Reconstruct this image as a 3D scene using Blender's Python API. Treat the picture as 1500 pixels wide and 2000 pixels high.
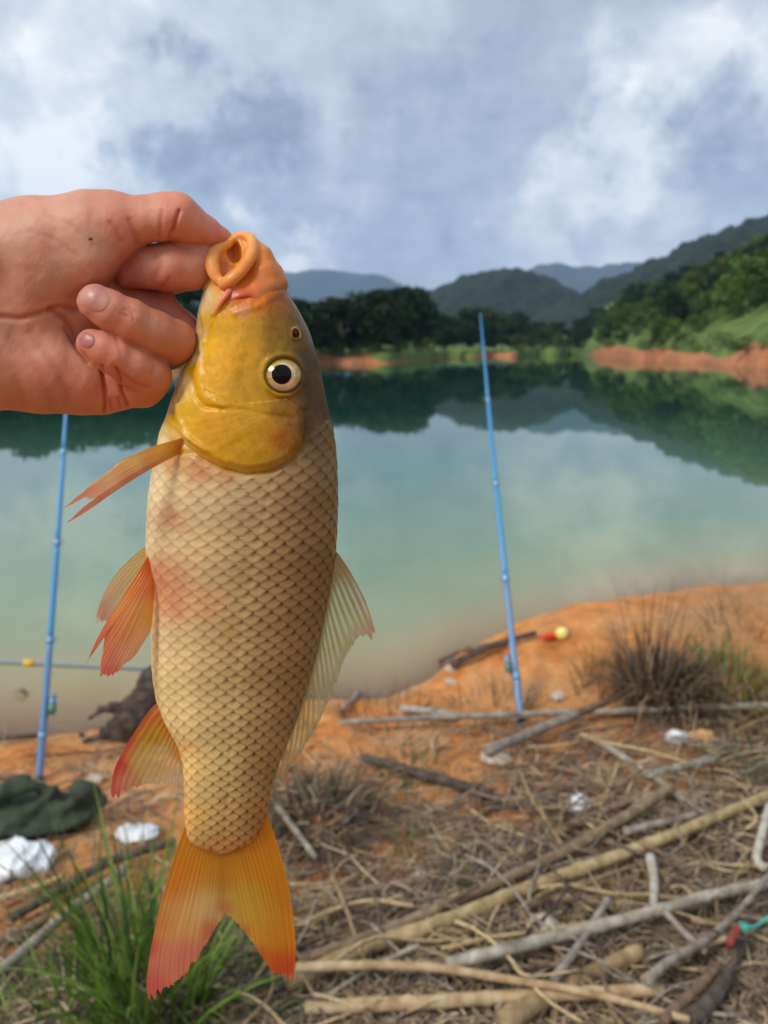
import bpy, math, random
import numpy as np
from mathutils import Vector, noise
from mathutils.bvhtree import BVHTree

for o in list(bpy.data.objects):
    bpy.data.objects.remove(o, do_unlink=True)
SC = bpy.context.scene
COL = SC.collection
RNG = np.random.default_rng(7)
random.seed(7)

# ------------------------------------------------------------------ camera
F_PX = 1500.0                      # focal length in photo pixels (1500 x 2000 frame)
HORIZON = 684.0
PITCH = math.atan((1000 - HORIZON) / F_PX)
CAM = np.array([0.0, 0.0, 1.6])
cam_d = bpy.data.cameras.new('camera')
cam = bpy.data.objects.new('camera', cam_d)
COL.objects.link(cam)
cam.location = CAM
cam.rotation_euler = (math.pi / 2 - PITCH, 0, 0)
cam_d.sensor_fit = 'VERTICAL'
cam_d.sensor_height = 36.0
cam_d.lens = 36.0 * F_PX / 2000.0
cam_d.clip_start = 0.02
cam_d.clip_end = 40000
Y0 = 0.31                          # horizontal distance to the plane of the held fish
cam_d.dof.use_dof = True
cam_d.dof.focus_distance = 0.305
cam_d.dof.aperture_fstop = 12.5
SC.camera = cam
SC.render.resolution_x, SC.render.resolution_y = 768, 1024

FWD = np.array([0, math.cos(PITCH), -math.sin(PITCH)])
UP = np.array([0, math.sin(PITCH), math.cos(PITCH)])
RT = np.array([1.0, 0, 0])


def ray(px, py):
    px = np.asarray(px, float); py = np.asarray(py, float)
    return FWD + ((px - 750) / F_PX)[..., None] * RT + ((1000 - py) / F_PX)[..., None] * UP


# ------------------------------------------------------------------ node helpers
def N(nt, typ, loc=None, **kw):
    n = nt.nodes.new(typ)
    for k, v in kw.items():
        if k.startswith('i_'):
            key = k[2:]
            key = int(key) if key.isdigit() else key.replace('_', ' ')
            n.inputs[key].default_value = v
        else:
            setattr(n, k, v)
    return n


def L(nt, a, b):
    nt.links.new(a, b)


def math_node(nt, op, a, b=None, c=None, clamp=False):
    n = nt.nodes.new('ShaderNodeMath'); n.operation = op; n.use_clamp = clamp
    for i, v in enumerate((a, b, c)):
        if v is None: continue
        if isinstance(v, (int, float)): n.inputs[i].default_value = v
        else: L(nt, v, n.inputs[i])
    return n.outputs[0]


def mix_col(nt, fac, a, b, blend='MIX'):
    n = nt.nodes.new('ShaderNodeMix'); n.data_type = 'RGBA'; n.blend_type = blend
    for idx, v in ((0, fac), (6, a), (7, b)):
        if isinstance(v, (int, float)): n.inputs[idx].default_value = v
        elif isinstance(v, tuple): n.inputs[idx].default_value = (v[0], v[1], v[2], 1)
        else: L(nt, v, n.inputs[idx])
    return n.outputs[2]


def ramp(nt, fac, stops):
    n = nt.nodes.new('ShaderNodeValToRGB')
    els = n.color_ramp.elements
    while len(els) < len(stops): els.new(0.5)
    for e, (p, c) in zip(els, stops):
        e.position = p
        e.color = (c[0], c[1], c[2], 1) if isinstance(c, tuple) else (c, c, c, 1)
    L(nt, fac, n.inputs[0])
    return n.outputs[0]


def noise_tex(nt, vec, scale, detail=4, rough=0.55, dist=0.0):
    n = nt.nodes.new('ShaderNodeTexNoise')
    n.inputs['Scale'].default_value = scale; n.inputs['Detail'].default_value = detail
    n.inputs['Roughness'].default_value = rough; n.inputs['Distortion'].default_value = dist
    if vec is not None: L(nt, vec, n.inputs['Vector'])
    return n.outputs[0]


def lin(c):
    c = np.asarray(c, float) / 255.0
    return np.where(c <= 0.04045, c / 12.92, ((c + 0.055) / 1.055) ** 2.4)


def lint(r, g, b, k=1.0):
    v = lin((r, g, b)) * k
    return (float(v[0]), float(v[1]), float(v[2]))


# ------------------------------------------------------------------ sky, sun, exposure
SUN_TO = Vector((-0.62, -0.42, 0.72)).normalized()      # soft light from the upper left
sun_el = math.asin(SUN_TO.z)
sun_az = math.atan2(SUN_TO.x, SUN_TO.y)
W = bpy.data.worlds.new('World'); SC.world = W; W.use_nodes = True
wt = W.node_tree; wt.nodes.clear()
wout = N(wt, 'ShaderNodeOutputWorld')
tc = N(wt, 'ShaderNodeTexCoord').outputs['Generated']
sky = N(wt, 'ShaderNodeTexSky', sky_type='NISHITA', sun_disc=False, sun_elevation=sun_el, sun_rotation=sun_az,
        air_density=1.0, dust_density=2.0, ozone_density=1.0)
bg_sky = N(wt, 'ShaderNodeBackground', i_Strength=0.06); L(wt, sky.outputs[0], bg_sky.inputs[0])
# cloud deck: noise in the plane of the clouds (direction / height), the same everywhere in the sky
sep = N(wt, 'ShaderNodeSeparateXYZ'); L(wt, tc, sep.inputs[0])
hz = math_node(wt, 'ADD', math_node(wt, 'MAXIMUM', math_node(wt, 'ABSOLUTE', sep.outputs[2]), 0.0), 0.22)
px_ = math_node(wt, 'DIVIDE', sep.outputs[0], hz); py_ = math_node(wt, 'DIVIDE', sep.outputs[1], hz)
cmb = N(wt, 'ShaderNodeCombineXYZ'); L(wt, px_, cmb.inputs[0]); L(wt, py_, cmb.inputs[1])
n_big = noise_tex(wt, cmb.outputs[0], 1.3, 10, 0.62, 0.6)
n_fine = noise_tex(wt, cmb.outputs[0], 5.0, 9, 0.66, 0.5)
n_dir = noise_tex(wt, tc, 7.0, 10, 0.66, 0.5)
# warp for the soft openings where the light comes through
wn = N(wt, 'ShaderNodeTexNoise'); wn.inputs['Scale'].default_value = 8.0; wn.inputs['Detail'].default_value = 8
wn.inputs['Roughness'].default_value = 0.62
L(wt, tc, wn.inputs['Vector'])
wsub = N(wt, 'ShaderNodeVectorMath', operation='SUBTRACT'); L(wt, wn.outputs['Color'], wsub.inputs[0]); wsub.inputs[1].default_value = (.5, .5, .5)
wsc = N(wt, 'ShaderNodeVectorMath', operation='SCALE'); L(wt, wsub.outputs[0], wsc.inputs[0]); wsc.inputs['Scale'].default_value = 0.42
wadd = N(wt, 'ShaderNodeVectorMath', operation='ADD'); L(wt, tc, wadd.inputs[0]); L(wt, wsc.outputs[0], wadd.inputs[1])
wnrm = N(wt, 'ShaderNodeVectorMath', operation='NORMALIZE'); L(wt, wadd.outputs[0], wnrm.inputs[0])
acc = None
SPOTS = [  # photo px, angular size (rad), amount: + thin bright cloud, - thick grey cloud
    (190, 90, .09, .30), (80, 30, .07, .12), (270, 200, .05, .26), (60, 270, .06, .22), (150, 330, .05, .20), (20, 360, .06, .14), (-250, 150, .12, .18),
    (1300, 225, .06, .26), (1235, 250, .04, .22), (1130, 300, .04, .22), (1200, 350, .04, .20), (1110, 450, .05, .30), (1180, 480, .05, .26), (1320, 440, .045, .26), (1420, 140, .05, .30), (1480, 90, .04, .2),
    (575, 505, .026, .50), (545, 400, .028, .26), (660, 290, .035, .18), (960, 480, .04, .14), (590, 110, .05, .16), (760, 110, .05, .14), (860, 430, .03, .12), (420, 140, .03, .24),
    (380, 220, .065, -.34), (440, 320, .06, -.26), (300, 300, .04, -.20), (850, 260, .12, -.14), (590, 360, .035, -.20), (1215, 405, .036, -.42), (1450, 300, .07, -.30), (1410, 370, .05, -.20),
    (820, 400, .07, -.12), (1100, 60, .12, -.08), (820, 490, .018, -.16), (40, 80, .035, -.30), (1000, 250, .06, -.10), (1170, 220, .035, -.16), (30, 200, .03, -.14)]
for (sx, sy, sg, amp) in SPOTS:
    d = ray(sx, sy); d = d / np.linalg.norm(d)
    dt = N(wt, 'ShaderNodeVectorMath', operation='DOT_PRODUCT'); L(wt, wnrm.outputs[0], dt.inputs[0]); dt.inputs[1].default_value = tuple(d)
    e = math_node(wt, 'EXPONENT', math_node(wt, 'MULTIPLY', math_node(wt, 'SUBTRACT', dt.outputs['Value'], 1.0), 1.0 / (sg * sg)))
    acc = math_node(wt, 'MULTIPLY', e, amp) if acc is None else math_node(wt, 'MULTIPLY_ADD', e, amp, acc)
base = math_node(wt, 'ADD', math_node(wt, 'MULTIPLY', math_node(wt, 'SUBTRACT', n_big, 0.5), 0.65),
                 math_node(wt, 'MULTIPLY', math_node(wt, 'SUBTRACT', n_fine, 0.5), 0.50))
base = math_node(wt, 'ADD', base, math_node(wt, 'MULTIPLY', math_node(wt, 'SUBTRACT', n_dir, 0.5), 0.75))
v = math_node(wt, 'ADD', math_node(wt, 'ADD', base, 0.49), acc)
ccol = ramp(wt, v, [(0.0, lint(138, 150, 168)), (0.20, lint(166, 179, 197)), (0.40, lint(190, 201, 216)),
                    (0.62, lint(216, 224, 233)), (0.84, lint(243, 246, 250)), (1.0, (1.12, 1.12, 1.10))])
bg_cl = N(wt, 'ShaderNodeBackground', i_Strength=0.60); L(wt, ccol, bg_cl.inputs[0])
mixw = N(wt, 'ShaderNodeMixShader', i_0=0.93); L(wt, bg_sky.outputs[0], mixw.inputs[1]); L(wt, bg_cl.outputs[0], mixw.inputs[2])
L(wt, mixw.outputs[0], wout.inputs[0])

sun_d = bpy.data.lights.new('sun', 'SUN'); sun_d.energy = 1.5; sun_d.angle = math.radians(20); sun_d.color = (1.0, 0.94, 0.85)
sun_o = bpy.data.objects.new('sun', sun_d); COL.objects.link(sun_o)
sun_o.rotation_euler = (-SUN_TO).to_track_quat('-Z', 'Y').to_euler()
SC.view_settings.view_transform = 'Standard'; SC.view_settings.look = 'None'
SC.view_settings.gamma = 1.0; SC.view_settings.use_curve_mapping = False
SC.view_settings.exposure = 0.8
SC.render.engine = 'CYCLES'
SC.cycles.use_denoising = True
SC.cycles.max_bounces = 6; SC.cycles.diffuse_bounces = 3; SC.cycles.glossy_bounces = 3
SC.cycles.transparent_max_bounces = 10; SC.cycles.volume_bounces = 1
SC.cycles.caustics_reflective = False; SC.cycles.caustics_refractive = False
SC.cycles.sample_clamp_indirect = 6

# ------------------------------------------------------------------ object helpers
def props(o, label=None, cat=None, group=None, kind=None):
    if label: o['label'] = label
    if cat: o['category'] = cat
    if group: o['group'] = group
    if kind: o['kind'] = kind
    return o


def empty(name, loc, label, cat, group=None):
    o = bpy.data.objects.new(name, None); COL.objects.link(o)
    o.location = [float(q) for q in loc]; o.empty_display_size = 0.05
    return props(o, label, cat, group)


def mesh_data(name, verts, quads=None, tris=None, mat=None, smooth=True, col=None, attrs=None):
    me = bpy.data.meshes.new(name)
    verts = np.asarray(verts, np.float32).reshape(-1, 3)
    loops = []; starts = []; p = 0
    parts = []
    if quads is not None and len(quads):
        q = np.asarray(quads, np.int32).reshape(-1, 4); parts.append((q, 4))
    if tris is not None and len(tris):
        t = np.asarray(tris, np.int32).reshape(-1, 3); parts.append((t, 3))
    lv = np.concatenate([a.ravel() for a, k in parts])
    ls = np.concatenate([np.full(len(a), k, np.int32) for a, k in parts])
    st = np.concatenate([[0], np.cumsum(ls)[:-1]]).astype(np.int32)
    me.vertices.add(len(verts)); me.vertices.foreach_set('co', verts.ravel())
    me.loops.add(len(lv)); me.loops.foreach_set('vertex_index', lv.astype(np.int32))
    me.polygons.add(len(ls)); me.polygons.foreach_set('loop_start', st)
    try: me.polygons.foreach_set('loop_total', ls)
    except Exception: pass
    me.polygons.foreach_set('use_smooth', np.full(len(ls), smooth, bool))
    me.update(calc_edges=True); me.validate()
    if col is not None:
        a = me.color_attributes.new('col', 'FLOAT_COLOR', 'POINT')
        c = np.ones((len(verts), 4), np.float32); col = np.asarray(col, np.float32); c[:, :col.shape[1]] = col
        a.data.foreach_set('color', c.ravel())
    for k, vv in (attrs or {}).items():
        a = me.attributes.new(k, 'FLOAT', 'POINT'); a.data.foreach_set('value', np.asarray(vv, np.float32).ravel())
    if mat: me.materials.append(mat)
    return me


def obj(name, me, parent=None, loc=None):
    o = bpy.data.objects.new(name, me); COL.objects.link(o)
    if loc is not None: o.location = [float(q) for q in loc]
    if parent is not None:
        o.parent = parent
    return o


def part(name, verts, parent, **kw):
    """verts in world space; stored relative to the thing's Empty"""
    o0 = np.array(parent.location) if parent is not None else np.zeros(3)
    if parent is not None and parent.parent is not None: o0 = o0 + np.array(parent.parent.location)
    me = mesh_data(name, np.asarray(verts) - o0, **kw)
    return obj(name, me, parent)


def single(name, verts, base, **kw):
    me = mesh_data(name, np.asarray(verts) - np.asarray(base), **kw)
    return obj(name, me, None, base)


def grid_quads(nu, nv, wrap_u=False):
    """vertex index = i * nv + j"""
    iu = np.arange(nu if wrap_u else nu - 1); jv = np.arange(nv - 1)
    I, J = np.meshgrid(iu, jv, indexing='ij'); I2 = (I + 1) % nu
    return np.stack([I * nv + J, I2 * nv + J, I2 * nv + J + 1, I * nv + J + 1], -1).reshape(-1, 4)


def resample(pts, n):
    pts = np.asarray(pts, float)
    d = np.r_[0, np.cumsum(np.linalg.norm(np.diff(pts, axis=0), axis=1))]
    t = np.linspace(0, d[-1], n)
    return np.stack([np.interp(t, d, pts[:, k]) for k in range(pts.shape[1])], 1)


def smooth_line(pts, n, it=2):
    """corner-cutting then resample"""
    p = np.asarray(pts, float)
    for _ in range(it):
        q = np.empty((2 * len(p) - 2, p.shape[1]))
        q[0::2] = 0.75 * p[:-1] + 0.25 * p[1:]; q[1::2] = 0.25 * p[:-1] + 0.75 * p[1:]
        p = np.vstack([p[:1], q, p[-1:]])
    return resample(p, n)


def smooth1(a, it):
    for _ in range(it):
        a = np.r_[a[0], (a[:-2] + 2 * a[1:-1] + a[2:]) / 4, a[-1]]
    return a


def tube(pts, rad, sides=8, caps=True, bump=0.0, seed=0, squash=None):
    pts = np.asarray(pts, float); n = len(pts); rad = np.broadcast_to(np.asarray(rad, float), (n,))
    tg = np.gradient(pts, axis=0); tg /= np.linalg.norm(tg, axis=1)[:, None] + 1e-12
    ref = np.array([0, 0, 1.0]) if abs(tg[:, 2]).mean() < 0.85 else np.array([1.0, 0, 0])
    s = np.cross(tg, ref); s /= np.linalg.norm(s, axis=1)[:, None] + 1e-12
    u = np.cross(s, tg)
    th = np.linspace(0, 2 * math.pi, sides, endpoint=False)
    r = np.repeat(rad[:, None], sides, 1)
    if bump:
        rg = np.random.default_rng(seed); r = r * (1 + bump * rg.standard_normal((n, sides)))
    V = pts[:, None] + r[..., None] * (np.cos(th)[None, :, None] * s[:, None] + np.sin(th)[None, :, None] * u[:, None] * (squash or 1.0))
    V = V.reshape(-1, 3)
    I, J = np.meshgrid(np.arange(n - 1), np.arange(sides), indexing='ij'); J2 = (J + 1) % sides
    Q = np.stack([I * sides + J, I * sides + J2, (I + 1) * sides + J2, (I + 1) * sides + J], -1).reshape(-1, 4)
    T = np.zeros((0, 3), int)
    if caps:
        c0, c1 = len(V), len(V) + 1
        V = np.vstack([V, pts[0] - tg[0] * rad[0] * .3, pts[-1] + tg[-1] * rad[-1] * .3])
        j = np.arange(sides); j2 = (j + 1) % sides
        T = np.vstack([np.stack([np.full(sides, c0), j2, j], 1), np.stack([np.full(sides, c1), (n - 1) * sides + j, (n - 1) * sides + j2], 1)])
    return V, Q, T


def merge(parts):
    V = []; Q = []; T = []; o = 0
    for p in parts:
        v_, q_, t_ = p
        V.append(v_); Q.append(np.asarray(q_).reshape(-1, 4) + o); T.append(np.asarray(t_).reshape(-1, 3) + o); o += len(v_)
    return np.vstack(V), np.vstack(Q).astype(int), np.vstack(T).astype(int)


def fbm(P, scale, octaves=4, seed=0.0):
    """value-ish noise, vectorised: sum of warped sines (cheap, no python loop)"""
    P = np.asarray(P, float) * scale + seed * 17.31
    out = np.zeros(len(P)); a = 1.0; rs = np.random.default_rng(int(seed * 97) + 5)
    for o_ in range(octaves):
        for k in range(5):
            d = rs.standard_normal(P.shape[1]); d /= np.linalg.norm(d); ph = rs.uniform(0, 6.28)
            out += a * 0.45 * np.sin(P @ d * 2.2 + ph + 1.3 * np.sin(P @ np.roll(d, 1) * 1.7 + ph * 2))
        P = P * 2.03; a *= 0.5
    return out / 2.0


# ------------------------------------------------------------------ signed-distance modelling (photo-pixel units, depth in the same unit)
def sd_cone(P, a, b, ra, rb, zs=1.0):
    a = np.asarray(a, np.float32); b = np.asarray(b, np.float32)
    sc = np.array([1, 1, zs], np.float32)
    ab = (b - a) * sc; d = [(P[k] - a[k]) * sc[k] for k in range(3)]
    t = np.clip((d[0] * ab[0] + d[1] * ab[1] + d[2] * ab[2]) / max(float(ab @ ab), 1e-6), 0, 1)
    q = [d[k] - t * ab[k] for k in range(3)]
    return np.sqrt(q[0] ** 2 + q[1] ** 2 + q[2] ** 2) - (ra + (rb - ra) * t)


def sd_ell(P, c, r, rot=0.0):
    d = [P[k] - np.float32(c[k]) for k in range(3)]
    if rot:
        cs, sn = math.cos(rot), math.sin(rot); d[0], d[1] = cs * d[0] + sn * d[1], -sn * d[0] + cs * d[1]
    k0 = np.sqrt(sum((d[k] / r[k]) ** 2 for k in range(3))); k1 = np.sqrt(sum((d[k] / r[k] ** 2) ** 2 for k in range(3)))
    return k0 * (k0 - 1) / (k1 + 1e-9)


def smin(a, b, k):
    h = np.clip(0.5 + 0.5 * (b - a) / k, 0, 1)
    return b + (a - b) * h - k * h * (1 - h)


def smax(a, b, k):
    return -smin(-a, -b, k)


def chain(P, pts, k=6, zs=1.0):
    """pts: (x, y, z, r) joints"""
    f = None
    for p, q in zip(pts[:-1], pts[1:]):
        g = sd_cone(P, p[:3], q[:3], p[3], q[3], zs)
        f = g if f is None else smin(f, g, k)
    return f


def nets(F, xs, ys, zs):
    S = F < 0
    nx, ny, nz = F.shape
    c = np.zeros((nx - 1, ny - 1, nz - 1), np.int8)
    for i in (0, 1):
        for j in (0, 1):
            for k in (0, 1):
                c += S[i:nx - 1 + i, j:ny - 1 + j, k:nz - 1 + k]
    act = (c > 0) & (c < 8)
    I, J, K = np.nonzero(act)
    idx = np.full(act.shape, -1, np.int64); idx[I, J, K] = np.arange(len(I))
    acc_ = np.zeros((len(I), 3)); cnt = np.zeros(len(I))
    corners = [(i, j, k) for i in (0, 1) for j in (0, 1) for k in (0, 1)]
    for a in corners:
        for ax in range(3):
            if a[ax]: continue
            b = list(a); b[ax] = 1
            fa = F[I + a[0], J + a[1], K + a[2]]; fb = F[I + b[0], J + b[1], K + b[2]]
            m = (fa < 0) != (fb < 0)
            t = np.where(m, fa / np.where(m, fa - fb, 1), 0)
            pa = np.stack([xs[I + a[0]], ys[J + a[1]], zs[K + a[2]]], 1); pb = np.stack([xs[I + b[0]], ys[J + b[1]], zs[K + b[2]]], 1)
            acc_ += np.where(m[:, None], pa + (pb - pa) * t[:, None], 0); cnt += m
    V = acc_ / cnt[:, None]
    Q = []
    for ax in range(3):
        sl0 = [slice(None)] * 3; sl1 = [slice(None)] * 3
        sl0[ax] = slice(0, -1); sl1[ax] = slice(1, None)
        s0 = S[tuple(sl0)]; s1 = S[tuple(sl1)]
        e = np.stack(np.nonzero(s0 != s1), 1)
        o1, o2 = [k for k in range(3) if k != ax]
        ok = (e[:, o1] > 0) & (e[:, o2] > 0) & (e[:, o1] < F.shape[o1] - 1) & (e[:, o2] < F.shape[o2] - 1)
        e = e[ok]; flip = s0[tuple(e.T)]
        def g(d1, d2):
            q = e.copy(); q[:, o1] += d1; q[:, o2] += d2; return idx[tuple(q.T)]
        quad = np.stack([g(-1, -1), g(0, -1), g(0, 0), g(-1, 0)], 1)
        if ax == 1: flip = ~flip
        quad[~flip] = quad[~flip][:, ::-1]
        Q.append(quad)
    return V, np.vstack(Q)


def vnormals(V, Q):
    n = np.zeros_like(V)
    fn = np.cross(V[Q[:, 2]] - V[Q[:, 0]], V[Q[:, 3]] - V[Q[:, 1]])
    for k in range(4): np.add.at(n, Q[:, k], fn)
    return n / (np.linalg.norm(n, axis=1)[:, None] + 1e-9)


def dist_poly(X, Y, poly):
    """distance to a 2-D polyline"""
    poly = np.asarray(poly, float); best = np.full(np.shape(X), 1e9)
    for (ax, ay), (bx, by) in zip(poly[:-1], poly[1:]):
        dx, dy = bx - ax, by - ay
        t = np.clip(((X - ax) * dx + (Y - ay) * dy) / (dx * dx + dy * dy + 1e-9), 0, 1)
        best = np.minimum(best, np.hypot(X - ax - t * dx, Y - ay - t * dy))
    return best


def in_poly(X, Y, poly):
    poly = np.asarray(poly, float); inside = np.zeros(np.shape(X), bool)
    x0, y0 = poly[-1]
    for x1, y1 in poly:
        c = ((y1 > Y) != (y0 > Y)) & (X < (x0 - x1) * (Y - y1) / (y0 - y1 + 1e-12) + x1)
        inside ^= c; x0, y0 = x1, y1
    return inside


def rbf_col(X, Y, pts, k=1.0):
    """pts: (x, y, (r,g,b) sRGB, sigma) -> linear albedo, normalised gaussian blend"""
    num = np.zeros((len(X), 3)); den = np.zeros(len(X)) + 1e-12
    for (x, y, c, s) in pts:
        w = np.exp(-((X - x) ** 2 + (Y - y) ** 2) / (2 * s * s)) + 1e-9 / (1 + ((X - x) ** 2 + (Y - y) ** 2))
        num += w[:, None] * lin(c)[None]; den += w
    return num / den[:, None] * k


def sstep(a, b, x):
    t = np.clip((x - a) / (b - a), 0, 1); return t * t * (3 - 2 * t)


M_PX = Y0 / F_PX                  # metres per pixel of depth at the fish


def held(P):
    """photo px, py and depth (in px, + away) of the held fish and hand -> world"""
    P = np.asarray(P, float)
    d = ray(P[..., 0], P[..., 1]); Yw = Y0 + P[..., 2] * M_PX
    return CAM + d * (Yw / d[..., 1])[..., None]


# ------------------------------------------------------------------ materials
def principled(name, color=(.5, .5, .5), rough=.6, attr=None, bump=None, **kw):
    m = bpy.data.materials.new(name); m.use_nodes = True; nt = m.node_tree
    b = nt.nodes['Principled BSDF']
    b.inputs['Base Color'].default_value = (*color, 1); b.inputs['Roughness'].default_value = rough
    for k, v_ in kw.items(): b.inputs[k.replace('_', ' ')].default_value = v_
    if attr:
        a = N(nt, 'ShaderNodeAttribute', attribute_name=attr); L(nt, a.outputs['Color'], b.inputs['Base Color'])
    if bump:
        sc_, st, dist_ = bump
        co = N(nt, 'ShaderNodeTexCoord').outputs['Object']
        bn = N(nt, 'ShaderNodeBump', i_Strength=st, i_Distance=dist_)
        L(nt, noise_tex(nt, co, sc_, 5), bn.inputs['Height']); L(nt, bn.outputs[0], b.inputs['Normal'])
    return m


def noisy(name, c1, c2, scale, rough=.8, bump=None, stretch=None, c3=None, obj_random=0.0, **kw):
    """two- or three-tone procedural surface with fine relief"""
    m = principled(name, c1, rough, bump=None, **kw); nt = m.node_tree; b = nt.nodes['Principled BSDF']
    co = N(nt, 'ShaderNodeTexCoord').outputs['Object']
    if stretch:
        mp = N(nt, 'ShaderNodeMapping'); mp.inputs['Scale'].default_value = stretch; L(nt, co, mp.inputs[0]); co = mp.outputs[0]
    n1 = noise_tex(nt, co, scale, 6, .6)
    stops = [(.3, c1), (.7, c2)] if c3 is None else [(.28, c1), (.5, c2), (.72, c3)]
    c = ramp(nt, n1, stops)
    if obj_random:
        oi = N(nt, 'ShaderNodeObjectInfo'); h = N(nt, 'ShaderNodeHueSaturation'); L(nt, c, h.inputs['Color'])
        L(nt, math_node(nt, 'MULTIPLY_ADD', oi.outputs['Random'], obj_random * 2, 1 - obj_random), h.inputs['Value'])
        L(nt, math_node(nt, 'MULTIPLY_ADD', oi.outputs['Random'], .02, .49), h.inputs['Hue']); c = h.outputs[0]
    L(nt, c, b.inputs['Base Color'])
    if bump:
        bn = N(nt, 'ShaderNodeBump', i_Strength=bump[1], i_Distance=bump[2])
        L(nt, noise_tex(nt, co, bump[0], 5), bn.inputs['Height']); L(nt, bn.outputs[0], b.inputs['Normal'])
    return m














HAZE = 1.1e-4
# ================================================================== lake, banks, hills
WATER_Z = -0.25


def on_z(px, py, z):
    d = ray(px, py); t = (z - CAM[2]) / d[..., 2]
    return CAM + d * np.asarray(t)[..., None]


SH = np.array([(-1800, 1560), (-700, 1475), (-300, 1452), (0, 1441), (120, 1432), (240, 1425), (330, 1405), (450, 1392), (650, 1384), (760, 1376), (830, 1352), (880, 1318), (930, 1296),
               (1000, 1275), (1080, 1252), (1200, 1206), (1300, 1178), (1400, 1160), (1500, 1148), (1700, 1135), (2300, 1128), (3600, 1130)], float)
SHW = on_z(SH[:, 0], SH[:, 1], WATER_Z)
o_ = np.argsort(SHW[:, 0]); SHX, SHY = SHW[o_, 0], SHW[o_, 1]


def shore_y(x):
    return np.interp(x, SHX, SHY)


MOUND = [(on_z(1330., 1270., 0.0), 1.1, .55, .16), (on_z(1120., 1290., 0.0), .55, .40, .10), (on_z(1700., 1250., 0.0), 1.6, .9, .22)]


def ground_z(x, y):
    x = np.asarray(x, float); y = np.asarray(y, float); sh_ = x.shape
    d = shore_y(x) - y + .05 * np.sin(x * 5.1 + 1) * np.sin(x * 2.3)
    z = np.where(d > 0, WATER_Z + .25 * (1 - np.exp(-np.maximum(d, 0) / .38)), WATER_Z - .15 * np.maximum(-d, 0) ** .95)
    for c, sx, sy, h in MOUND:
        z = z + h * np.exp(-((x - c[0]) / sx) ** 2 - ((y - c[1]) / sy) ** 2) * sstep(-.05, .35, d)
    P = np.stack([x.ravel(), y.ravel()], 1)
    n = (.030 * fbm(P, 1.6, 4, 31.0) + .012 * fbm(P, 9.0, 3, 32.0) + .007 * fbm(P, 26.0, 2, 33.0)).reshape(sh_)
    z = z + n * sstep(-.3, .25, d)
    return np.maximum(z, -5.0)


def ground_pt(px, py, lift=0.0):
    px = np.asarray(px, float); py = np.asarray(py, float)
    z = np.zeros(px.shape)
    for _ in range(14):
        p = on_z(px, py, z + lift); z = .5 * z + .5 * ground_z(p[..., 0], p[..., 1])
    return on_z(px, py, z + lift)


def axis(a, b, c, d, fine, coarse):
    """fine between b and c, growing to a and d"""
    m = np.arange(b, c, fine)
    def grow(start, end):
        out = []; s = fine; p = start; sg = 1 if end > start else -1
        while sg * (end - p) > 0:
            s = min(s * 1.25, coarse); p += sg * s; out.append(p)
        return out
    return np.r_[grow(b, a)[::-1], m, grow(c, d)]


gx = axis(-400, -2.2, 4.2, 400, .024, 30); gy = axis(-300, 1.1, 6.6, 14, .024, 30)
GX, GY = np.meshgrid(gx, gy, indexing='ij'); GZ = ground_z(GX, GY)

m = bpy.data.materials.new('laterite_soil'); m.use_nodes = True; nt = m.node_tree; b = nt.nodes['Principled BSDF']
geo = N(nt, 'ShaderNodeNewGeometry').outputs['Position']
n1 = noise_tex(nt, geo, 1.3, 6, .62); n2 = noise_tex(nt, geo, 9, 6, .65); n3 = noise_tex(nt, geo, 60, 5, .7)
c0 = ramp(nt, n2, [(.28, lint(150, 90, 42)), (.46, lint(204, 126, 56)), (.60, lint(222, 146, 76)), (.74, lint(232, 178, 120))])
n4 = noise_tex(nt, geo, 2.6, 5, .6)
c1 = mix_col(nt, ramp(nt, n4, [(.42, 0.0), (.66, .8)]), c0, ramp(nt, n3, [(.3, lint(168, 120, 78)), (.7, lint(222, 182, 134))]))
c2 = ramp(nt, n3, [(.3, lint(112, 74, 42)), (.55, lint(170, 126, 84)), (.8, lint(206, 170, 128))])
at = N(nt, 'ShaderNodeAttribute', attribute_name='litter')
ff = math_node(nt, 'MULTIPLY', at.outputs['Fac'], ramp(nt, n1, [(.30, 0.15), (.62, 1.0)]))
cc = mix_col(nt, ff, c1, c2)
wet = N(nt, 'ShaderNodeAttribute', attribute_name='wet')
cc = mix_col(nt, wet.outputs['Fac'], cc, mix_col(nt, 1.0, cc, (.62, .52, .45), 'MULTIPLY'))
L(nt, cc, b.inputs['Base Color']); b.inputs['Roughness'].default_value = .92
bn = N(nt, 'ShaderNodeBump', i_Strength=.7, i_Distance=.012); L(nt, math_node(nt, 'ADD', n3, math_node(nt, 'MULTIPLY', n2, 2)), bn.inputs['Height']); L(nt, bn.outputs[0], b.inputs['Normal'])
dsh = (shore_y(GX) - GY)
lit = sstep(.9, 2.2, dsh + .25 * GX) * .8
wetv = sstep(.16, .0, dsh) * .8
g_o = obj('ground', mesh_data('ground', np.stack([GX, GY, GZ], -1), quads=grid_quads(len(gx), len(gy)), mat=m, attrs={'litter': lit, 'wet': wetv}))
props(g_o, 'orange laterite earth of the lake bank', kind='structure')

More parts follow.
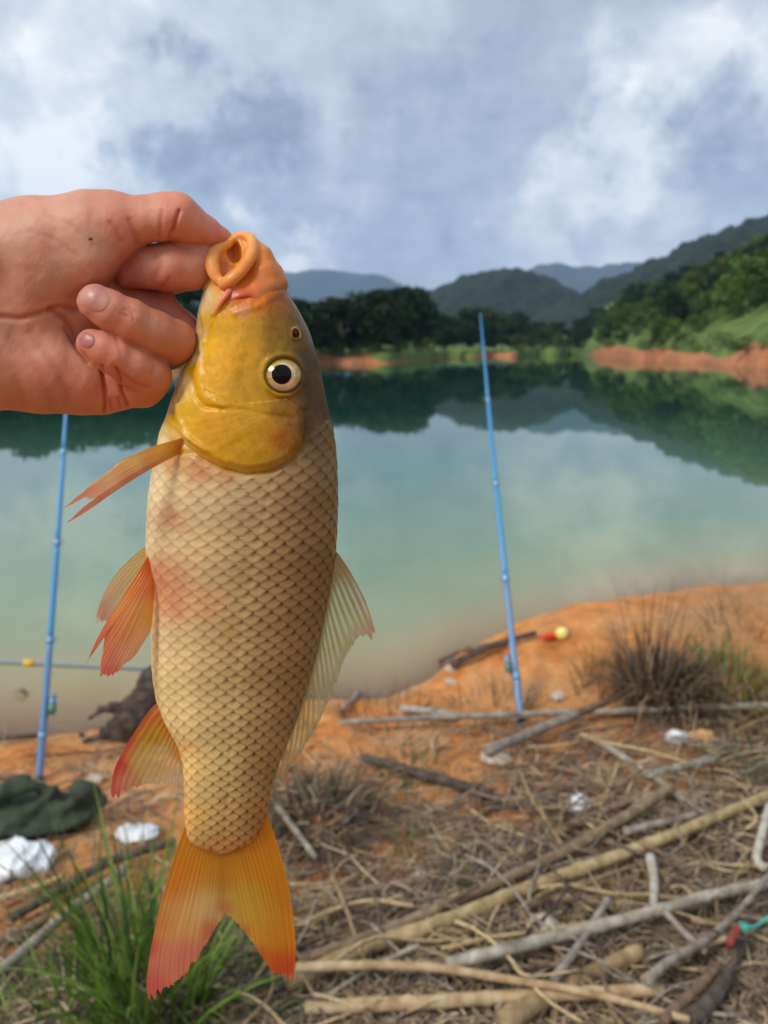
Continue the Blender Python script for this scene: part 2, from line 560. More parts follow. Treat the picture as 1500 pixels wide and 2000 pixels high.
# ---- water
wx = axis(-900, -4, 7, 900, .09, 40); wy = axis(.9, 1.6, 9, 900, .09, 40)
WX, WY = np.meshgrid(wx, wy, indexing='ij')
dep = np.where(WY < 8, WATER_Z - ground_z(WX, np.minimum(WY, 8)), np.minimum(.15 * np.maximum(WY - shore_y(WX), 0) ** .95, 5.0))
m = bpy.data.materials.new('lake_water'); m.use_nodes = True; nt = m.node_tree; nt.nodes.clear(); out = N(nt, 'ShaderNodeOutputMaterial')
geo = N(nt, 'ShaderNodeNewGeometry').outputs['Position']
at = N(nt, 'ShaderNodeAttribute', attribute_name='depth')
mur = math_node(nt, 'SUBTRACT', 1.0, math_node(nt, 'EXPONENT', math_node(nt, 'MULTIPLY', at.outputs['Fac'], -9.0)))
wcol = ramp(nt, math_node(nt, 'MULTIPLY', at.outputs['Fac'], .4), [(0.0, lint(230, 176, 116)), (.03, lint(204, 178, 120)), (.07, lint(160, 164, 120)), (.15, lint(120, 146, 112)), (.4, lint(78, 116, 94)), (1.0, lint(30, 70, 60))])
df = N(nt, 'ShaderNodeBsdfDiffuse'); L(nt, wcol, df.inputs[0])
tp = N(nt, 'ShaderNodeBsdfTransparent', i_0=(.9, .85, .7, 1))
body = N(nt, 'ShaderNodeMixShader'); L(nt, mur, body.inputs[0]); L(nt, tp.outputs[0], body.inputs[1]); L(nt, df.outputs[0], body.inputs[2])
bn = N(nt, 'ShaderNodeBump', i_Strength=.05, i_Distance=.02)
mp = N(nt, 'ShaderNodeMapping'); mp.inputs['Scale'].default_value = (1.0, 1.6, 1); L(nt, geo, mp.inputs[0])
L(nt, noise_tex(nt, mp.outputs[0], 1.1, 3, .5), bn.inputs['Height'])
gl = N(nt, 'ShaderNodeBsdfGlossy', i_Roughness=.014); L(nt, bn.outputs[0], gl.inputs['Normal']); gl.inputs[0].default_value = (.90, .95, .90, 1)
fr = N(nt, 'ShaderNodeFresnel', i_IOR=1.55); L(nt, bn.outputs[0], fr.inputs['Normal'])
sm = N(nt, 'ShaderNodeMixShader'); L(nt, fr.outputs[0], sm.inputs[0]); L(nt, body.outputs[0], sm.inputs[1]); L(nt, gl.outputs[0], sm.inputs[2])
L(nt, sm.outputs[0], out.inputs[0])
w_o = obj('water', mesh_data('water', np.stack([WX, WY, np.full(WX.shape, WATER_Z)], -1), quads=grid_quads(len(wx), len(wy)), mat=m, attrs={'depth': np.maximum(dep, 0)}))
props(w_o, 'calm green lake mirroring clouds and the wooded far shore', kind='structure')

# ---- far bank: strip of bare earth, then grass slope
FSH = np.array([(-2600, 760), (-1200, 738), (-600, 727), (0, 719), (600, 713), (700, 711), (800, 706), (870, 700), (950, 696), (1050, 694), (1150, 695), (1200, 698), (1260, 703), (1350, 709), (1500, 718), (1800, 735), (2600, 790), (4200, 860)], float)
fx = np.linspace(-2600, 4200, 420)
fy = np.interp(fx, FSH[:, 0], FSH[:, 1]) + 1.6 * np.sin(fx / 37.0) + .9 * np.sin(fx / 13.0)
FW = on_z(fx, fy, WATER_Z)
rs = np.linalg.norm(FW[:, :2], axis=1); azx = FW[:, 0] / rs; azy = FW[:, 1] / rs
bank = np.interp(fx, [-2600, 600, 760, 870, 1000, 1140, 1200, 1300, 1500, 4200], [2.0, 2.0, 1.7, 2.2, 3.4, 3.0, 2.6, 2.7, 2.5, 3.5])
bank = bank * (1 + .30 * np.sin(fx / 61.0 + 1.0) + .18 * np.sin(fx / 23.0)) * .80
slope = np.interp(fx, [-2600, 700, 1000, 1120, 1220, 1350, 1500, 1800, 2600, 4200], [.05, .02, .015, .06, .11, .145, .165, .22, .25, .25])
run = np.r_[-3, 0, 1.2, 2.5, 4, 6, 8, 11, 15, 20, 27, 36, 48, 64, 85, 110, 140, 180, 230, 290, 360, 450, 600, 800, 1100]


def far_z(k_slope, k_bank, run_, seed2):
    d = np.maximum(run_, 0)
    return WATER_Z + np.where(run_ < 0, run_ * .4, 0) + k_bank * (1 - np.exp(-d / 3.2)) + k_slope * np.maximum(d - 6, 0) * (1 - .00035 * d)


RR, FXX = np.meshgrid(run, fx); KS = np.repeat(slope[:, None], len(run), 1); KB = np.repeat(bank[:, None], len(run), 1)
FX2 = azx[:, None] * (rs[:, None] + RR); FY2 = azy[:, None] * (rs[:, None] + RR)
FZ2 = far_z(KS, KB, RR, 0)
PN = np.stack([FX2.ravel(), FY2.ravel()], 1)
FZ2 = FZ2 + (.5 * fbm(PN, .06, 3, 41.0) * sstep(2, 30, RR.ravel()) + .18 * fbm(PN, .5, 3, 42.0) * sstep(.3, 3, RR.ravel())).reshape(FZ2.shape)
m = bpy.data.materials.new('far_bank'); m.use_nodes = True; nt = m.node_tree; b = nt.nodes['Principled BSDF']
geo = N(nt, 'ShaderNodeNewGeometry').outputs['Position']
n1 = noise_tex(nt, geo, .25, 5, .6); n2 = noise_tex(nt, geo, 1.2, 5, .65)
earth = ramp(nt, n2, [(.3, lint(142, 88, 54)), (.55, lint(184, 118, 76)), (.8, lint(204, 150, 108))])
green = ramp(nt, n1, [(.3, lint(62, 84, 34)), (.55, lint(98, 120, 48)), (.8, lint(136, 142, 66))])
at = N(nt, 'ShaderNodeAttribute', attribute_name='grass')
gm = math_node(nt, 'ADD', at.outputs['Fac'], math_node(nt, 'MULTIPLY', math_node(nt, 'SUBTRACT', n2, .5), 1.1), clamp=True)
L(nt, mix_col(nt, ramp(nt, gm, [(.42, 0.0), (.58, 1.0)]), earth, green), b.inputs['Base Color']); b.inputs['Roughness'].default_value = .95
gl0 = np.interp(fx, [-2600, 620, 715, 740, 800, 935, 950, 1000, 1015, 1145, 1165, 4200], [6, 6, 6, 1.2, .2, .2, 9, 9, -1, -1, 7, 7])
grass = sstep(-1.5, 1.5, RR - gl0[:, None] * (1 + .5 * np.sin(fx / 19.0) * np.sin(fx / 47.0 + 2))[:, None])
fs_o = obj('far_shore', mesh_data('far_shore', np.stack([FX2, FY2, FZ2], -1), quads=grid_quads(len(fx), len(run))[:, ::-1], mat=m, attrs={'grass': grass}))
props(fs_o, 'far lake shore with a bare orange rim and grassy slope', kind='structure')


def far_pt(px, run_):
    k = lambda a: np.interp(px, fx, a)
    r = k(rs); ax, ay = k(azx), k(azy); n_ = math.hypot(ax, ay)
    return np.array([ax / n_ * (r + run_), ay / n_ * (r + run_), far_z(k(slope), k(bank), np.array(run_), 0)])


# ---- hills and mountains
def hill(name, prof, R, depth, mat, seed, amp, label, n=340, rows=30, fine=1.0):
    prof = np.asarray(prof, float)
    hx_ = np.linspace(prof[0, 0], prof[-1, 0], n); hy_ = smooth1(np.interp(hx_, prof[:, 0], prof[:, 1]), 3)
    d = ray(hx_, hy_); d = d / d[:, 1:2]
    top = np.maximum(CAM[2] + d[:, 2] * R, 2)
    s = np.linspace(-1, 1, rows)
    V = []
    for t in s:
        yy = R + t * depth
        zz = top * (1 - np.abs(t) ** 1.5) * (1 if t <= 0 else 1) - 2
        V.append(np.stack([d[:, 0] * yy, np.full(n, yy), zz], 1))
    V = np.stack(V, 1)
    Pf = V.reshape(-1, 3)
    lump = amp * fbm(Pf, fine / (R * .03), 5, seed) * np.clip(Pf[:, 2] / (Pf[:, 2].max() * .25 + 1), 0, 1)
    fold = amp * 2.2 * fbm(Pf[:, :2], 1 / (R * .16), 2, seed + 1) * np.clip(Pf[:, 2] / (Pf[:, 2].max() * .5 + 1), 0, 1) * (1 - np.exp(-(np.repeat(s[None], n, 0).ravel() / .25) ** 2))
    V = V.copy(); V[..., 2] += (lump + fold).reshape(n, rows)
    o = obj(name, mesh_data(name, V, quads=grid_quads(n, rows), mat=mat))
    return props(o, label, kind='structure')


def forest_mat(name, c1, c2, c3, sc):
    return noisy(name, c1, c2, sc, .95, c3=c3)


M_HILL = forest_mat('hill_forest', lint(6, 16, 14), lint(18, 34, 24), lint(36, 54, 32), .07)
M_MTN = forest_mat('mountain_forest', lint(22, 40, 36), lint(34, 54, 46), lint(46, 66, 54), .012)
hill('hill', [(640, 660), (740, 625), (800, 596), (860, 560), (900, 545), (940, 532), (985, 524), (1030, 529), (1080, 549), (1130, 572), (1200, 598), (1320, 640)], 1150, 330, M_HILL, 51.0, 6.5, 'wooded rounded hill behind the far shore', n=460, rows=60, fine=2.2)
hill('mountain', [(960, 655), (1060, 610), (1130, 578), (1200, 543), (1290, 502), (1350, 471), (1420, 446), (1500, 421), (1620, 390), (1800, 350), (2100, 330), (2600, 400), (3400, 520)], 860, 300, M_HILL, 52.0, 6.0, 'dark wooded mountainside rising above the treed slope', n=520, rows=60, fine=2.0)
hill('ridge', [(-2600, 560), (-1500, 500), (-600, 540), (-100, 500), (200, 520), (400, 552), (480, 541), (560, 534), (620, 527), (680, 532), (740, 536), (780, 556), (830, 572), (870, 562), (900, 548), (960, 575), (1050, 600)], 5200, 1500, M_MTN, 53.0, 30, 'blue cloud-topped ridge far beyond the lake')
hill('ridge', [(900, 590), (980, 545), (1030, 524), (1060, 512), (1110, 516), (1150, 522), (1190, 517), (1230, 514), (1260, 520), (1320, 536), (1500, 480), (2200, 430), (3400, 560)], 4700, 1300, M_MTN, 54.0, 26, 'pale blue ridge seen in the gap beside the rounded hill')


# ---- trees
def tree_meshes(seed, h, w, dens, leafc):
    rg = np.random.default_rng(seed)
    # trunk with limbs
    tr = [tube(smooth_line([(0, 0, -.6), (.1 * rg.standard_normal(), 0, h * .25), (.25 * rg.standard_normal(), .2 * rg.standard_normal(), h * .62)], 8), np.linspace(.03 * h * .6, .012 * h, 8), 7)]
    lobes = []
    nl = int(9 + 5 * dens)
    for i in range(nl):
        a = rg.uniform(0, 6.28); r = w * .5 * math.sqrt(rg.uniform(0, 1)) * .85; z = h * rg.uniform(.16, .86)
        r *= 1.15 - .55 * max(0, (z / h - .5)) * 2
        lobes.append((r * math.cos(a), r * math.sin(a), z, w * rg.uniform(.16, .27)))
        if i < 6:
            tr.append(tube(smooth_line([(0, 0, h * rg.uniform(.2, .4)), (r * .5 * math.cos(a), r * .5 * math.sin(a), z * .8), (r * math.cos(a), r * math.sin(a), z)], 6), np.linspace(.012 * h, .004 * h, 6), 5))
    lobes.append((0, 0, h * .86, w * .2))
    C = []; 
    for (x, y, z, r) in lobes:
        k = int(150 * dens)
        d = rg.standard_normal((k, 3)); d /= np.linalg.norm(d, axis=1)[:, None]
        rad = r * rg.uniform(.55, 1.08, k)[:, None]
        C.append(np.array([x, y, z]) + d * rad * np.array([1, 1, .78]))
    C = np.vstack(C); n = len(C); s = rg.uniform(.10, .22, n) * (h / 9.0) * 1.25
    a = rg.standard_normal((n, 3)); a /= np.linalg.norm(a, axis=1)[:, None]; b_ = np.cross(a, rg.standard_normal((n, 3))); b_ /= np.linalg.norm(b_, axis=1)[:, None]
    V = np.stack([C - a * s[:, None] * 1.5, C + b_ * s[:, None], C + a * s[:, None] * 1.5, C - b_ * s[:, None]], 1).reshape(-1, 3)
    Q = np.arange(4 * n).reshape(-1, 4)
    ext = rg.uniform(.72, 1.28, n)
    col = np.repeat(np.array(leafc)[None] * ext[:, None], 4, 0)
    col[:, 0] *= np.repeat(rg.uniform(.85, 1.25, n), 4)
    crown = mesh_data('crown', V, quads=Q, mat=M_LEAF, col=col, smooth=False)
    tv, tq, tt = merge(tr)
    trunk = mesh_data('trunk', tv, quads=tq, tris=tt, mat=M_BARK)
    return crown, trunk


M_LEAF = bpy.data.materials.new('leaves'); M_LEAF.use_nodes = True; nt = M_LEAF.node_tree; b = nt.nodes['Principled BSDF']
at = N(nt, 'ShaderNodeAttribute', attribute_name='col'); oi = N(nt, 'ShaderNodeObjectInfo')
h_ = N(nt, 'ShaderNodeHueSaturation'); L(nt, at.outputs['Color'], h_.inputs['Color']); L(nt, math_node(nt, 'MULTIPLY_ADD', oi.outputs['Random'], .5, .75), h_.inputs['Value'])
L(nt, math_node(nt, 'MULTIPLY_ADD', oi.outputs['Random'], .04, .48), h_.inputs['Hue'])
L(nt, h_.outputs[0], b.inputs['Base Color']); b.inputs['Roughness'].default_value = .75; b.inputs['Specular IOR Level'].default_value = .2
M_BARK = noisy('bark', lint(70, 56, 44), lint(104, 90, 74), 6, .95, stretch=(1, 1, .2))

KINDS = {
    'dark': [tree_meshes(100 + i, 10, 8.0, 1.0, (.020, .045, .016)) for i in range(3)],
    'mid': [tree_meshes(120 + i, 9, 6.5, .9, (.055, .095, .022)) for i in range(3)],
    'light': [tree_meshes(140 + i, 7.5, 6.0, .85, (.095, .150, .030)) for i in range(2)],
    'shrub': [tree_meshes(160 + i, 3.0, 4.2, .45, (.062, .100, .024)) for i in range(2)],
}


def tree(px, run_, kind, hgt, label, group, wide=1.0, cat='tree', name='tree'):
    p = far_pt(px, run_)
    cm, tm = KINDS[kind][random.randrange(len(KINDS[kind]))]
    base_h = {'dark': 10, 'mid': 9, 'light': 7.5, 'shrub': 3.0}[kind]
    e = empty(name, p - np.array([0, 0, .15]), label, cat, group)
    s = hgt / base_h
    e.scale = (s * wide, s * wide, s); e.rotation_euler = (0, 0, random.uniform(0, 6.28))
    for nm, me in (('trunk', tm), ('crown', cm)):
        c = bpy.data.objects.new(nm, me); COL.objects.link(c); c.parent = e
    return e


G_L = 'dark trees crowding the far shore beyond the orange rim'
for px in np.arange(-620, 560, 62):
    tree(px + random.uniform(-18, 18), random.uniform(9, 15), 'dark', random.uniform(7.5, 10), 'dark round tree on the far shore, on the side of the hand', G_L, 1.1)
for px in np.arange(-620, 560, 75):
    tree(px + random.uniform(-20, 20), random.uniform(22, 30), 'dark', random.uniform(9.5, 12), 'dark round tree on the far shore, on the side of the hand', G_L, 1.1)
for px, r_, h_2 in ((590, 12, 7.6), (628, 11, 8.2), (668, 10, 8.4), (705, 12, 8.0), (742, 10, 9.2), (778, 9, 10.0), (812, 9, 9.6), (846, 9, 8.8), (650, 22, 9.2), (720, 22, 9.6), (790, 20, 11.4), (830, 20, 11.2), (862, 16, 8.6)):
    tree(px, r_, 'dark', h_2, 'dark round tree of the dense clump standing behind the sandy rim beside the fish head', 'trees of the dense dark clump', 1.15)
for px in np.arange(600, 870, 24):
    tree(px + random.uniform(-8, 8), random.uniform(5, 7.5), 'shrub', random.uniform(1.6, 2.8), 'low dark green shrub under the dense dark clump of trees', 'shrubs under the dark clump', 1.1, 'shrub', 'shrub')
for px in np.arange(880, 1150, 20):
    tree(px + random.uniform(-8, 8), random.uniform(14, 34), 'dark' if random.random() < .5 else 'mid', random.uniform(9, 13) * np.interp(px, [880, 1000, 1150], [1.1, 1.0, 1.0]), 'tree of the distant row at the end of the lake', 'distant row of trees at the lake end', 1.1)
for px in np.arange(1010, 1150, 26):
    tree(px, random.uniform(6, 10), 'light', random.uniform(3.5, 6), 'pale green bush in front of the distant tree row', 'pale bushes at the lake end', 1.2, 'shrub', 'shrub')
# wooded slope
for run_, step in ((14, 46), (24, 52), (38, 46), (55, 42), (75, 38), (98, 34), (125, 30), (158, 28), (195, 28)):
    for px in np.r_[np.arange(1130 + run_ * .15, 1900, step), np.arange(1900, 2500, step * 1.7)]:
        q = px + random.uniform(-14, 14)
        if run_ < 30 and 1370 < q < 2000: continue
        kd = random.choices(['dark', 'mid', 'light'], [.42, .40, .18])[0]
        hh = random.uniform(5.5, 9.5) if run_ > 30 else random.uniform(3.5, 6.5)
        if abs(q - 1375) < 45 and 20 < run_ < 60: kd = 'light'
        lb = {'dark': 'dark green tree on the wooded slope above the red bank', 'mid': 'mid green tree on the wooded slope above the red bank', 'light': 'light yellow-green tree on the wooded slope above the red bank'}[kd]
        tree(q, run_ + random.uniform(-6, 6), kd, hh, lb, {'dark': 'dark trees on the slope', 'mid': 'mid green trees on the slope', 'light': 'light green trees on the slope'}[kd], random.uniform(.95, 1.25))
for px in np.arange(1180, 1900, 22):
    tree(px + random.uniform(-8, 8), random.uniform(4.0, 11), 'shrub', random.uniform(1.0, 2.8), 'bright green shrub along the top of the red bank', 'shrubs along the red bank', 1.2, 'shrub', 'shrub')
# ================================================================== the carp
def skin_fish_mat(name, rough=.42, sss=.12, bump=None, coat=.16):
    m = principled(name, (.5, .4, .2), rough, attr='col')
    b = m.node_tree.nodes['Principled BSDF']; nt = m.node_tree
    b.inputs['Subsurface Weight'].default_value = sss; b.inputs['Subsurface Radius'].default_value = (.004, .002, .001)
    b.inputs['Subsurface Scale'].default_value = 1.0
    b.inputs['Coat Weight'].default_value = coat; b.inputs['Coat Roughness'].default_value = .2
    b.inputs['Specular IOR Level'].default_value = .26
    co = N(nt, 'ShaderNodeTexCoord').outputs['Object']
    n1 = noise_tex(nt, co, 420, 4, .6); n2 = noise_tex(nt, co, 90, 4, .6)
    bn = N(nt, 'ShaderNodeBump', i_Strength=.35, i_Distance=.0006); L(nt, n1, bn.inputs['Height']); L(nt, bn.outputs[0], b.inputs['Normal'])
    L(nt, math_node(nt, 'MULTIPLY_ADD', n2, .3, rough - .12), b.inputs['Roughness'])
    return m


M_FISH = skin_fish_mat('carp_skin')
M_LIP = skin_fish_mat('carp_lip_skin', .38, .3, coat=.15)

FL = np.array([(405, 543), (400, 560), (392, 585), (386, 610), (382, 650), (374, 690), (352, 730), (337, 770), (325, 810), (312, 840), (305, 875),
               (297, 920), (290, 965), (286, 1030), (284, 1075), (289, 1110), (296, 1180), (296, 1240), (298, 1320), (306, 1370),
               (324, 1415), (346, 1452), (358, 1490), (362, 1540), (361, 1590), (366, 1632), (378, 1652), (404, 1662), (430, 1666)], float)
FR = np.array([(546, 543), (556, 560), (570, 585), (583, 605), (601, 640), (612, 670), (622, 705), (632, 750), (640, 795), (648, 830), (654, 870),
               (658, 920), (659, 980), (657, 1040), (654, 1080), (647, 1130), (634, 1200), (619, 1270), (600, 1340), (580, 1400),
               (560, 1450), (541, 1500), (529, 1540), (521, 1580), (512, 1612), (496, 1640), (470, 1657), (438, 1666)], float)
TH = np.array([(543, 48), (580, 70), (620, 80), (690, 92), (733, 97), (830, 112), (950, 118), (1100, 114), (1250, 100), (1400, 76), (1500, 57),
               (1580, 40), (1630, 28), (1655, 16), (1666, 8)], float)


NR, NC = 620, 320
ry = np.linspace(543, 1666, NR)
rl = smooth1(np.interp(ry, FL[:, 1], FL[:, 0]), 30); rr = smooth1(np.interp(ry, FR[:, 1], FR[:, 0]), 30)
rt = smooth1(np.interp(ry, TH[:, 0], TH[:, 1]), 60)
cx = (rl + rr) / 2; hw = (rr - rl) / 2
# finer on the flanks: angle measured from the back (0), over the camera side (pi/2), to the belly (pi)
th = np.linspace(0, 2 * math.pi, NC, endpoint=False)
ct, st_ = np.cos(th), np.sin(th)
ex = 2 / 2.25
BX = cx[:, None] + hw[:, None] * np.sign(ct) * np.abs(ct) ** ex
BZ = -rt[:, None] * np.sign(st_) * np.abs(st_) ** ex
BY = np.repeat(ry[:, None], NC, 1)
# round the scale-covered end of the tail stalk a little
PV = np.stack([BX, BY, BZ], -1).reshape(-1, 3)
Q_body = grid_quads(NR, NC)
I_ = np.arange(NR - 1) * NC
Qw = np.stack([I_ + NC - 1, I_ + 2 * NC - 1, I_ + NC, I_], -1)
Q_body = np.vstack([Q_body, Qw])
nrm = vnormals(PV, Q_body)
if np.mean(nrm[:, 2] * PV[:, 2]) < 0: Q_body = Q_body[:, ::-1]; nrm = -nrm
X, Y = PV[:, 0], PV[:, 1]

# ---- head / scale border (rear edge of the gill cover, then up over the nape)
BORDER = [(250, 905), (330, 893), (368, 884), (395, 899), (430, 916), (480, 929), (530, 923), (572, 903), (596, 872), (606, 850), (622, 832), (645, 818), (700, 800)]
bx, by = np.array(BORDER).T
yb = np.interp(X, bx, by)
scaled = sstep(-2, 8, Y - yb)

# ---- scale lattice
lat_y = np.array([800, 900, 1016, 1060, 1258, 1412, 1470, 1602, 1670]); lat_x = np.array([566, 538, 512, 500, 466, 453, 450, 440, 437])
lx = np.interp(ry, lat_y, lat_x); lx = smooth1(lx, 40)
seg = np.sqrt(np.diff(BX, axis=1) ** 2 + np.diff(BZ, axis=1) ** 2)
arc = np.c_[np.zeros(NR), np.cumsum(seg, 1)]
half = NC // 2
A = np.zeros((NR, NC))
for i in range(NR):
    a_lat = np.interp(-lx[i], -BX[i, :half + 1], arc[i, :half + 1])
    tot = arc[i, half]
    A[i, :half + 1] = arc[i, :half + 1] - a_lat                       # camera flank, + towards the belly
    A[i, half + 1:] = (2 * tot - arc[i, half + 1:]) - a_lat            # far flank mirrored
cw = np.interp(ry, [800, 950, 1200, 1450, 1600, 1666], [40, 39, 36, 31.5, 28, 25])
ph = np.interp(ry, [800, 950, 1200, 1450, 1600, 1666], [29, 28.5, 26.5, 23.8, 21, 19])
al = np.cumsum(np.r_[0, np.diff(ry) / ((ph[1:] + ph[:-1]) / 2)])
Bc = (A / cw[:, None]).ravel()
Ac = np.repeat(al[:, None], NC, 1).ravel() + 0.012 * Bc ** 2 - 0.03 * Bc
# organic irregularity of rows
Ac = Ac + 0.10 * fbm(np.stack([Bc, Ac], 1), .55, 2, 1.0)
Bc = Bc + 0.10 * fbm(np.stack([Bc, Ac], 1), .5, 2, 2.0)
edge_d = np.full(len(X), 9.0); dbv = np.zeros(len(X)); sid = np.zeros(len(X))
done = np.zeros(len(X), bool)
j0 = np.floor(2 * Ac).astype(int) - 2
for dj in range(0, 5):
    j = j0 + dj
    off = 0.5 * (j % 2)
    ci = np.round(Bc - off); db = Bc - off - ci
    edge = j / 2 + 0.5 * (1 - np.abs(2 * db) ** 2.1)
    hit = (~done) & (Ac < edge)
    edge_d[hit] = (edge - Ac)[hit]; dbv[hit] = db[hit]; sid[hit] = (ci * 131.7 + j * 57.3)[hit]
    done |= hit
fade = np.interp(Bc, [-9, 3.2, 5.5, 9], [1, 1, .45, .25])             # belly scales are flatter and paler
hgt = 2.5 * (1 - np.clip(edge_d, 0, 1)) * (0.35 + 0.65 * fade)
rim = np.exp(-(edge_d / .07) ** 2)
disp = scaled * hgt
# lateral-line pores
disp += scaled * -1.2 * np.exp(-(Bc / .13) ** 2) * np.exp(-((edge_d - .55) / .3) ** 2)

# ---- head relief
front = sstep(0.0, .35, np.abs(nrm[:, 2]))
head = 1 - scaled
OPER = [(336, 800), (345, 835), (362, 866), (395, 893), (430, 911), (480, 924), (530, 918), (568, 898), (590, 868), (598, 838), (592, 805)]
do = dist_poly(X, Y, OPER)
inside = in_poly(X, Y, OPER + [(560, 780), (470, 790), (400, 760)])
disp += front * np.where(inside, 9 * sstep(0, 16, do), 0) * head
disp += -5 * np.exp(-(np.where(inside, 0, do) / 7) ** 2) * front * np.where(inside, 0, 1)
for line, dep, wd in (([(340, 805), (352, 770), (375, 720), (388, 690)], -4, 5), ([(372, 735), (382, 770), (400, 795), (436, 801)], -4.0, 4.5), ([(436, 801), (470, 800), (520, 812), (570, 818)], -1.6, 5),
                      ([(436, 796), (405, 778), (390, 750), (386, 715), (394, 670)], 3.5, 8), ([(414, 620), (405, 660), (396, 700)], -3, 4),
                      ([(395, 880), (365, 850), (350, 815), (352, 780)], 3.5, 5), ([(385, 610), (392, 650), (384, 690)], -3, 5),
                      ([(455, 612), (500, 600), (545, 572)], 3, 8), ([(590, 690), (600, 760), (606, 820)], -2, 8), ([(405, 880), (355, 845), (330, 818)], 4, 6),
                      ([(478, 700), (470, 745), (490, 790)], -2, 12), ([(520, 600), (515, 650), (520, 700)], 2.5, 14)):
    disp += dep * np.exp(-(dist_poly(X, Y, line) / wd) ** 2) * front * head
eye_c = np.array([553, 733.0])
de = np.hypot(X - eye_c[0], Y - eye_c[1])
disp += front * (4.5 * np.exp(-((de - 40) / 6) ** 2) - 9 * sstep(38, 30, de))
dn = np.hypot((X - 578) / .8, Y - 652)
disp += front * (4 * np.exp(-((dn - 11) / 4) ** 2) - 7 * np.exp(-(dn / 6) ** 2))
wr = fbm(PV * np.array([1.0, .45, 1.0]), .16, 4, 17.0)
disp += head * front * .55 * wr * sstep(30, 46, np.hypot(X - 553, Y - 733))
ang = np.arctan2(Y - 790, X - 575); rad_ = np.hypot(X - 575, Y - 790)
stri = np.sin(ang * 70 + 2.2 * fbm(PV, .03, 2, 18.0)) * sstep(40, 90, rad_) * np.where(inside, 1, 0) * sstep(0, 14, do)
disp += .10 * stri * front
disp += head * 0.5 * fbm(PV, .055, 3, 3.0) + 0.5 * fbm(PV, .02, 2, 4.0)
# fold of skin where the front fin and belly meet
disp += -3 * np.exp(-(dist_poly(X, Y, [(318, 850), (352, 882), (372, 886)]) / 6) ** 2) * front
PVd = PV + nrm * disp[:, None]

# ---- colour (pigment, with some painted shade)
CP = [(470, 560, (214, 140, 60), 22), (500, 575, (196, 110, 50), 20), (470, 600, (190, 80, 50), 14), (440, 615, (214, 160, 90), 14), (475, 612, (206, 176, 150), 10), (545, 575, (140, 90, 45), 18),
      (395, 590, (216, 190, 150), 14), (391, 650, (196, 172, 150), 12), (385, 690, (218, 196, 164), 12), (350, 760, (224, 198, 150), 18), (420, 650, (212, 168, 60), 22), (460, 640, (206, 158, 42), 24), (430, 690, (226, 170, 20), 24),
      (410, 740, (218, 166, 24), 24), (460, 690, (206, 156, 34), 26), (500, 650, (168, 126, 36), 24), (540, 640, (130, 92, 28), 20), (585, 650, (98, 74, 28), 18), (605, 700, (78, 60, 22), 18),
      (500, 740, (176, 138, 40), 24), (480, 770, (190, 146, 32), 24), (553, 680, (132, 104, 30), 22), (610, 760, (84, 62, 22), 20), (630, 790, (76, 56, 22), 20), (560, 800, (142, 102, 34), 20), (600, 830, (92, 66, 26), 20),
      (375, 800, (212, 172, 84), 18), (400, 830, (206, 152, 36), 24), (440, 830, (200, 152, 52), 24), (480, 850, (190, 148, 74), 26), (520, 850, (178, 132, 60), 18), (543, 858, (168, 84, 26), 11), (570, 860, (140, 104, 44), 14),
      (440, 885, (196, 150, 62), 20), (500, 900, (164, 122, 46), 20), (360, 860, (222, 186, 120), 14), (340, 900, (206, 148, 62), 16), (310, 880, (228, 208, 160), 16), (440, 930, (186, 110, 56), 12), (390, 915, (198, 130, 60), 12), (560, 925, (160, 122, 72), 18),
      (640, 860, (124, 94, 48), 18), (640, 950, (122, 92, 50), 40), (575, 950, (158, 126, 78), 34), (490, 960, (184, 154, 106), 34), (400, 960, (206, 178, 130), 34), (325, 960, (226, 204, 158), 30),
      (640, 1100, (116, 86, 46), 40), (570, 1080, (146, 114, 66), 44), (490, 1080, (178, 146, 96), 44), (400, 1080, (206, 172, 122), 36), (320, 1060, (222, 194, 144), 30), (335, 1010, (214, 160, 112), 18),
      (330, 1120, (212, 150, 108), 26), (345, 1180, (208, 148, 104), 26), (400, 1190, (200, 156, 106), 24), (610, 1240, (128, 98, 54), 40), (540, 1240, (158, 126, 76), 44), (460, 1240, (188, 154, 102), 40), (320, 1260, (226, 196, 140), 34), (380, 1260, (208, 176, 122), 34),
      (570, 1380, (136, 106, 58), 36), (500, 1390, (172, 140, 86), 36), (430, 1390, (202, 172, 114), 36), (350, 1390, (228, 198, 136), 30), (520, 1500, (146, 114, 62), 26), (470, 1510, (178, 148, 92), 26), (420, 1510, (206, 174, 110), 26), (372, 1500, (228, 186, 108), 20),
      (505, 1590, (160, 112, 50), 20), (450, 1600, (182, 144, 84), 20), (400, 1600, (200, 160, 90), 20), (372, 1600, (226, 170, 70), 14), (440, 1655, (190, 132, 66), 20)]
colr = rbf_col(X, Y, CP)
dorsal = np.interp(Bc, [-6, -1.5, .6, 2.2, 3.6], [1.0, .95, .72, .26, .08]) * np.interp(Y, [880, 1000, 1060], [.45, .75, 1.0])
dorsal = np.maximum(dorsal, .34 * sstep(1280, 1460, Y))
n_s = fbm(PV, .03, 3, 6.0)
# dark pigment where each scale comes out from under the two above it; edge shadow painted as a dark line
dk = sstep(.54, .95, edge_d + .06 * fbm(PV, .12, 2, 5.0)) * scaled * (1.0 * dorsal + .10)
dk2 = np.exp(-((edge_d - .0) / .07) ** 2) * scaled * (dorsal * .45 + .08)
dark = np.clip(dk * .92 + dk2, 0, .92)
colr = colr * (1 - dark[:, None]) + dark[:, None] * (colr * np.array([.20, .15, .10]))
vari = np.sin(sid) * .07 + np.sin(sid * 1.7 + 1) * .05
colr *= (1 + scaled * vari)[:, None]
mid = np.exp(-((edge_d - .30) / .16) ** 2) * scaled * .16
colr = colr * (1 + mid[:, None])
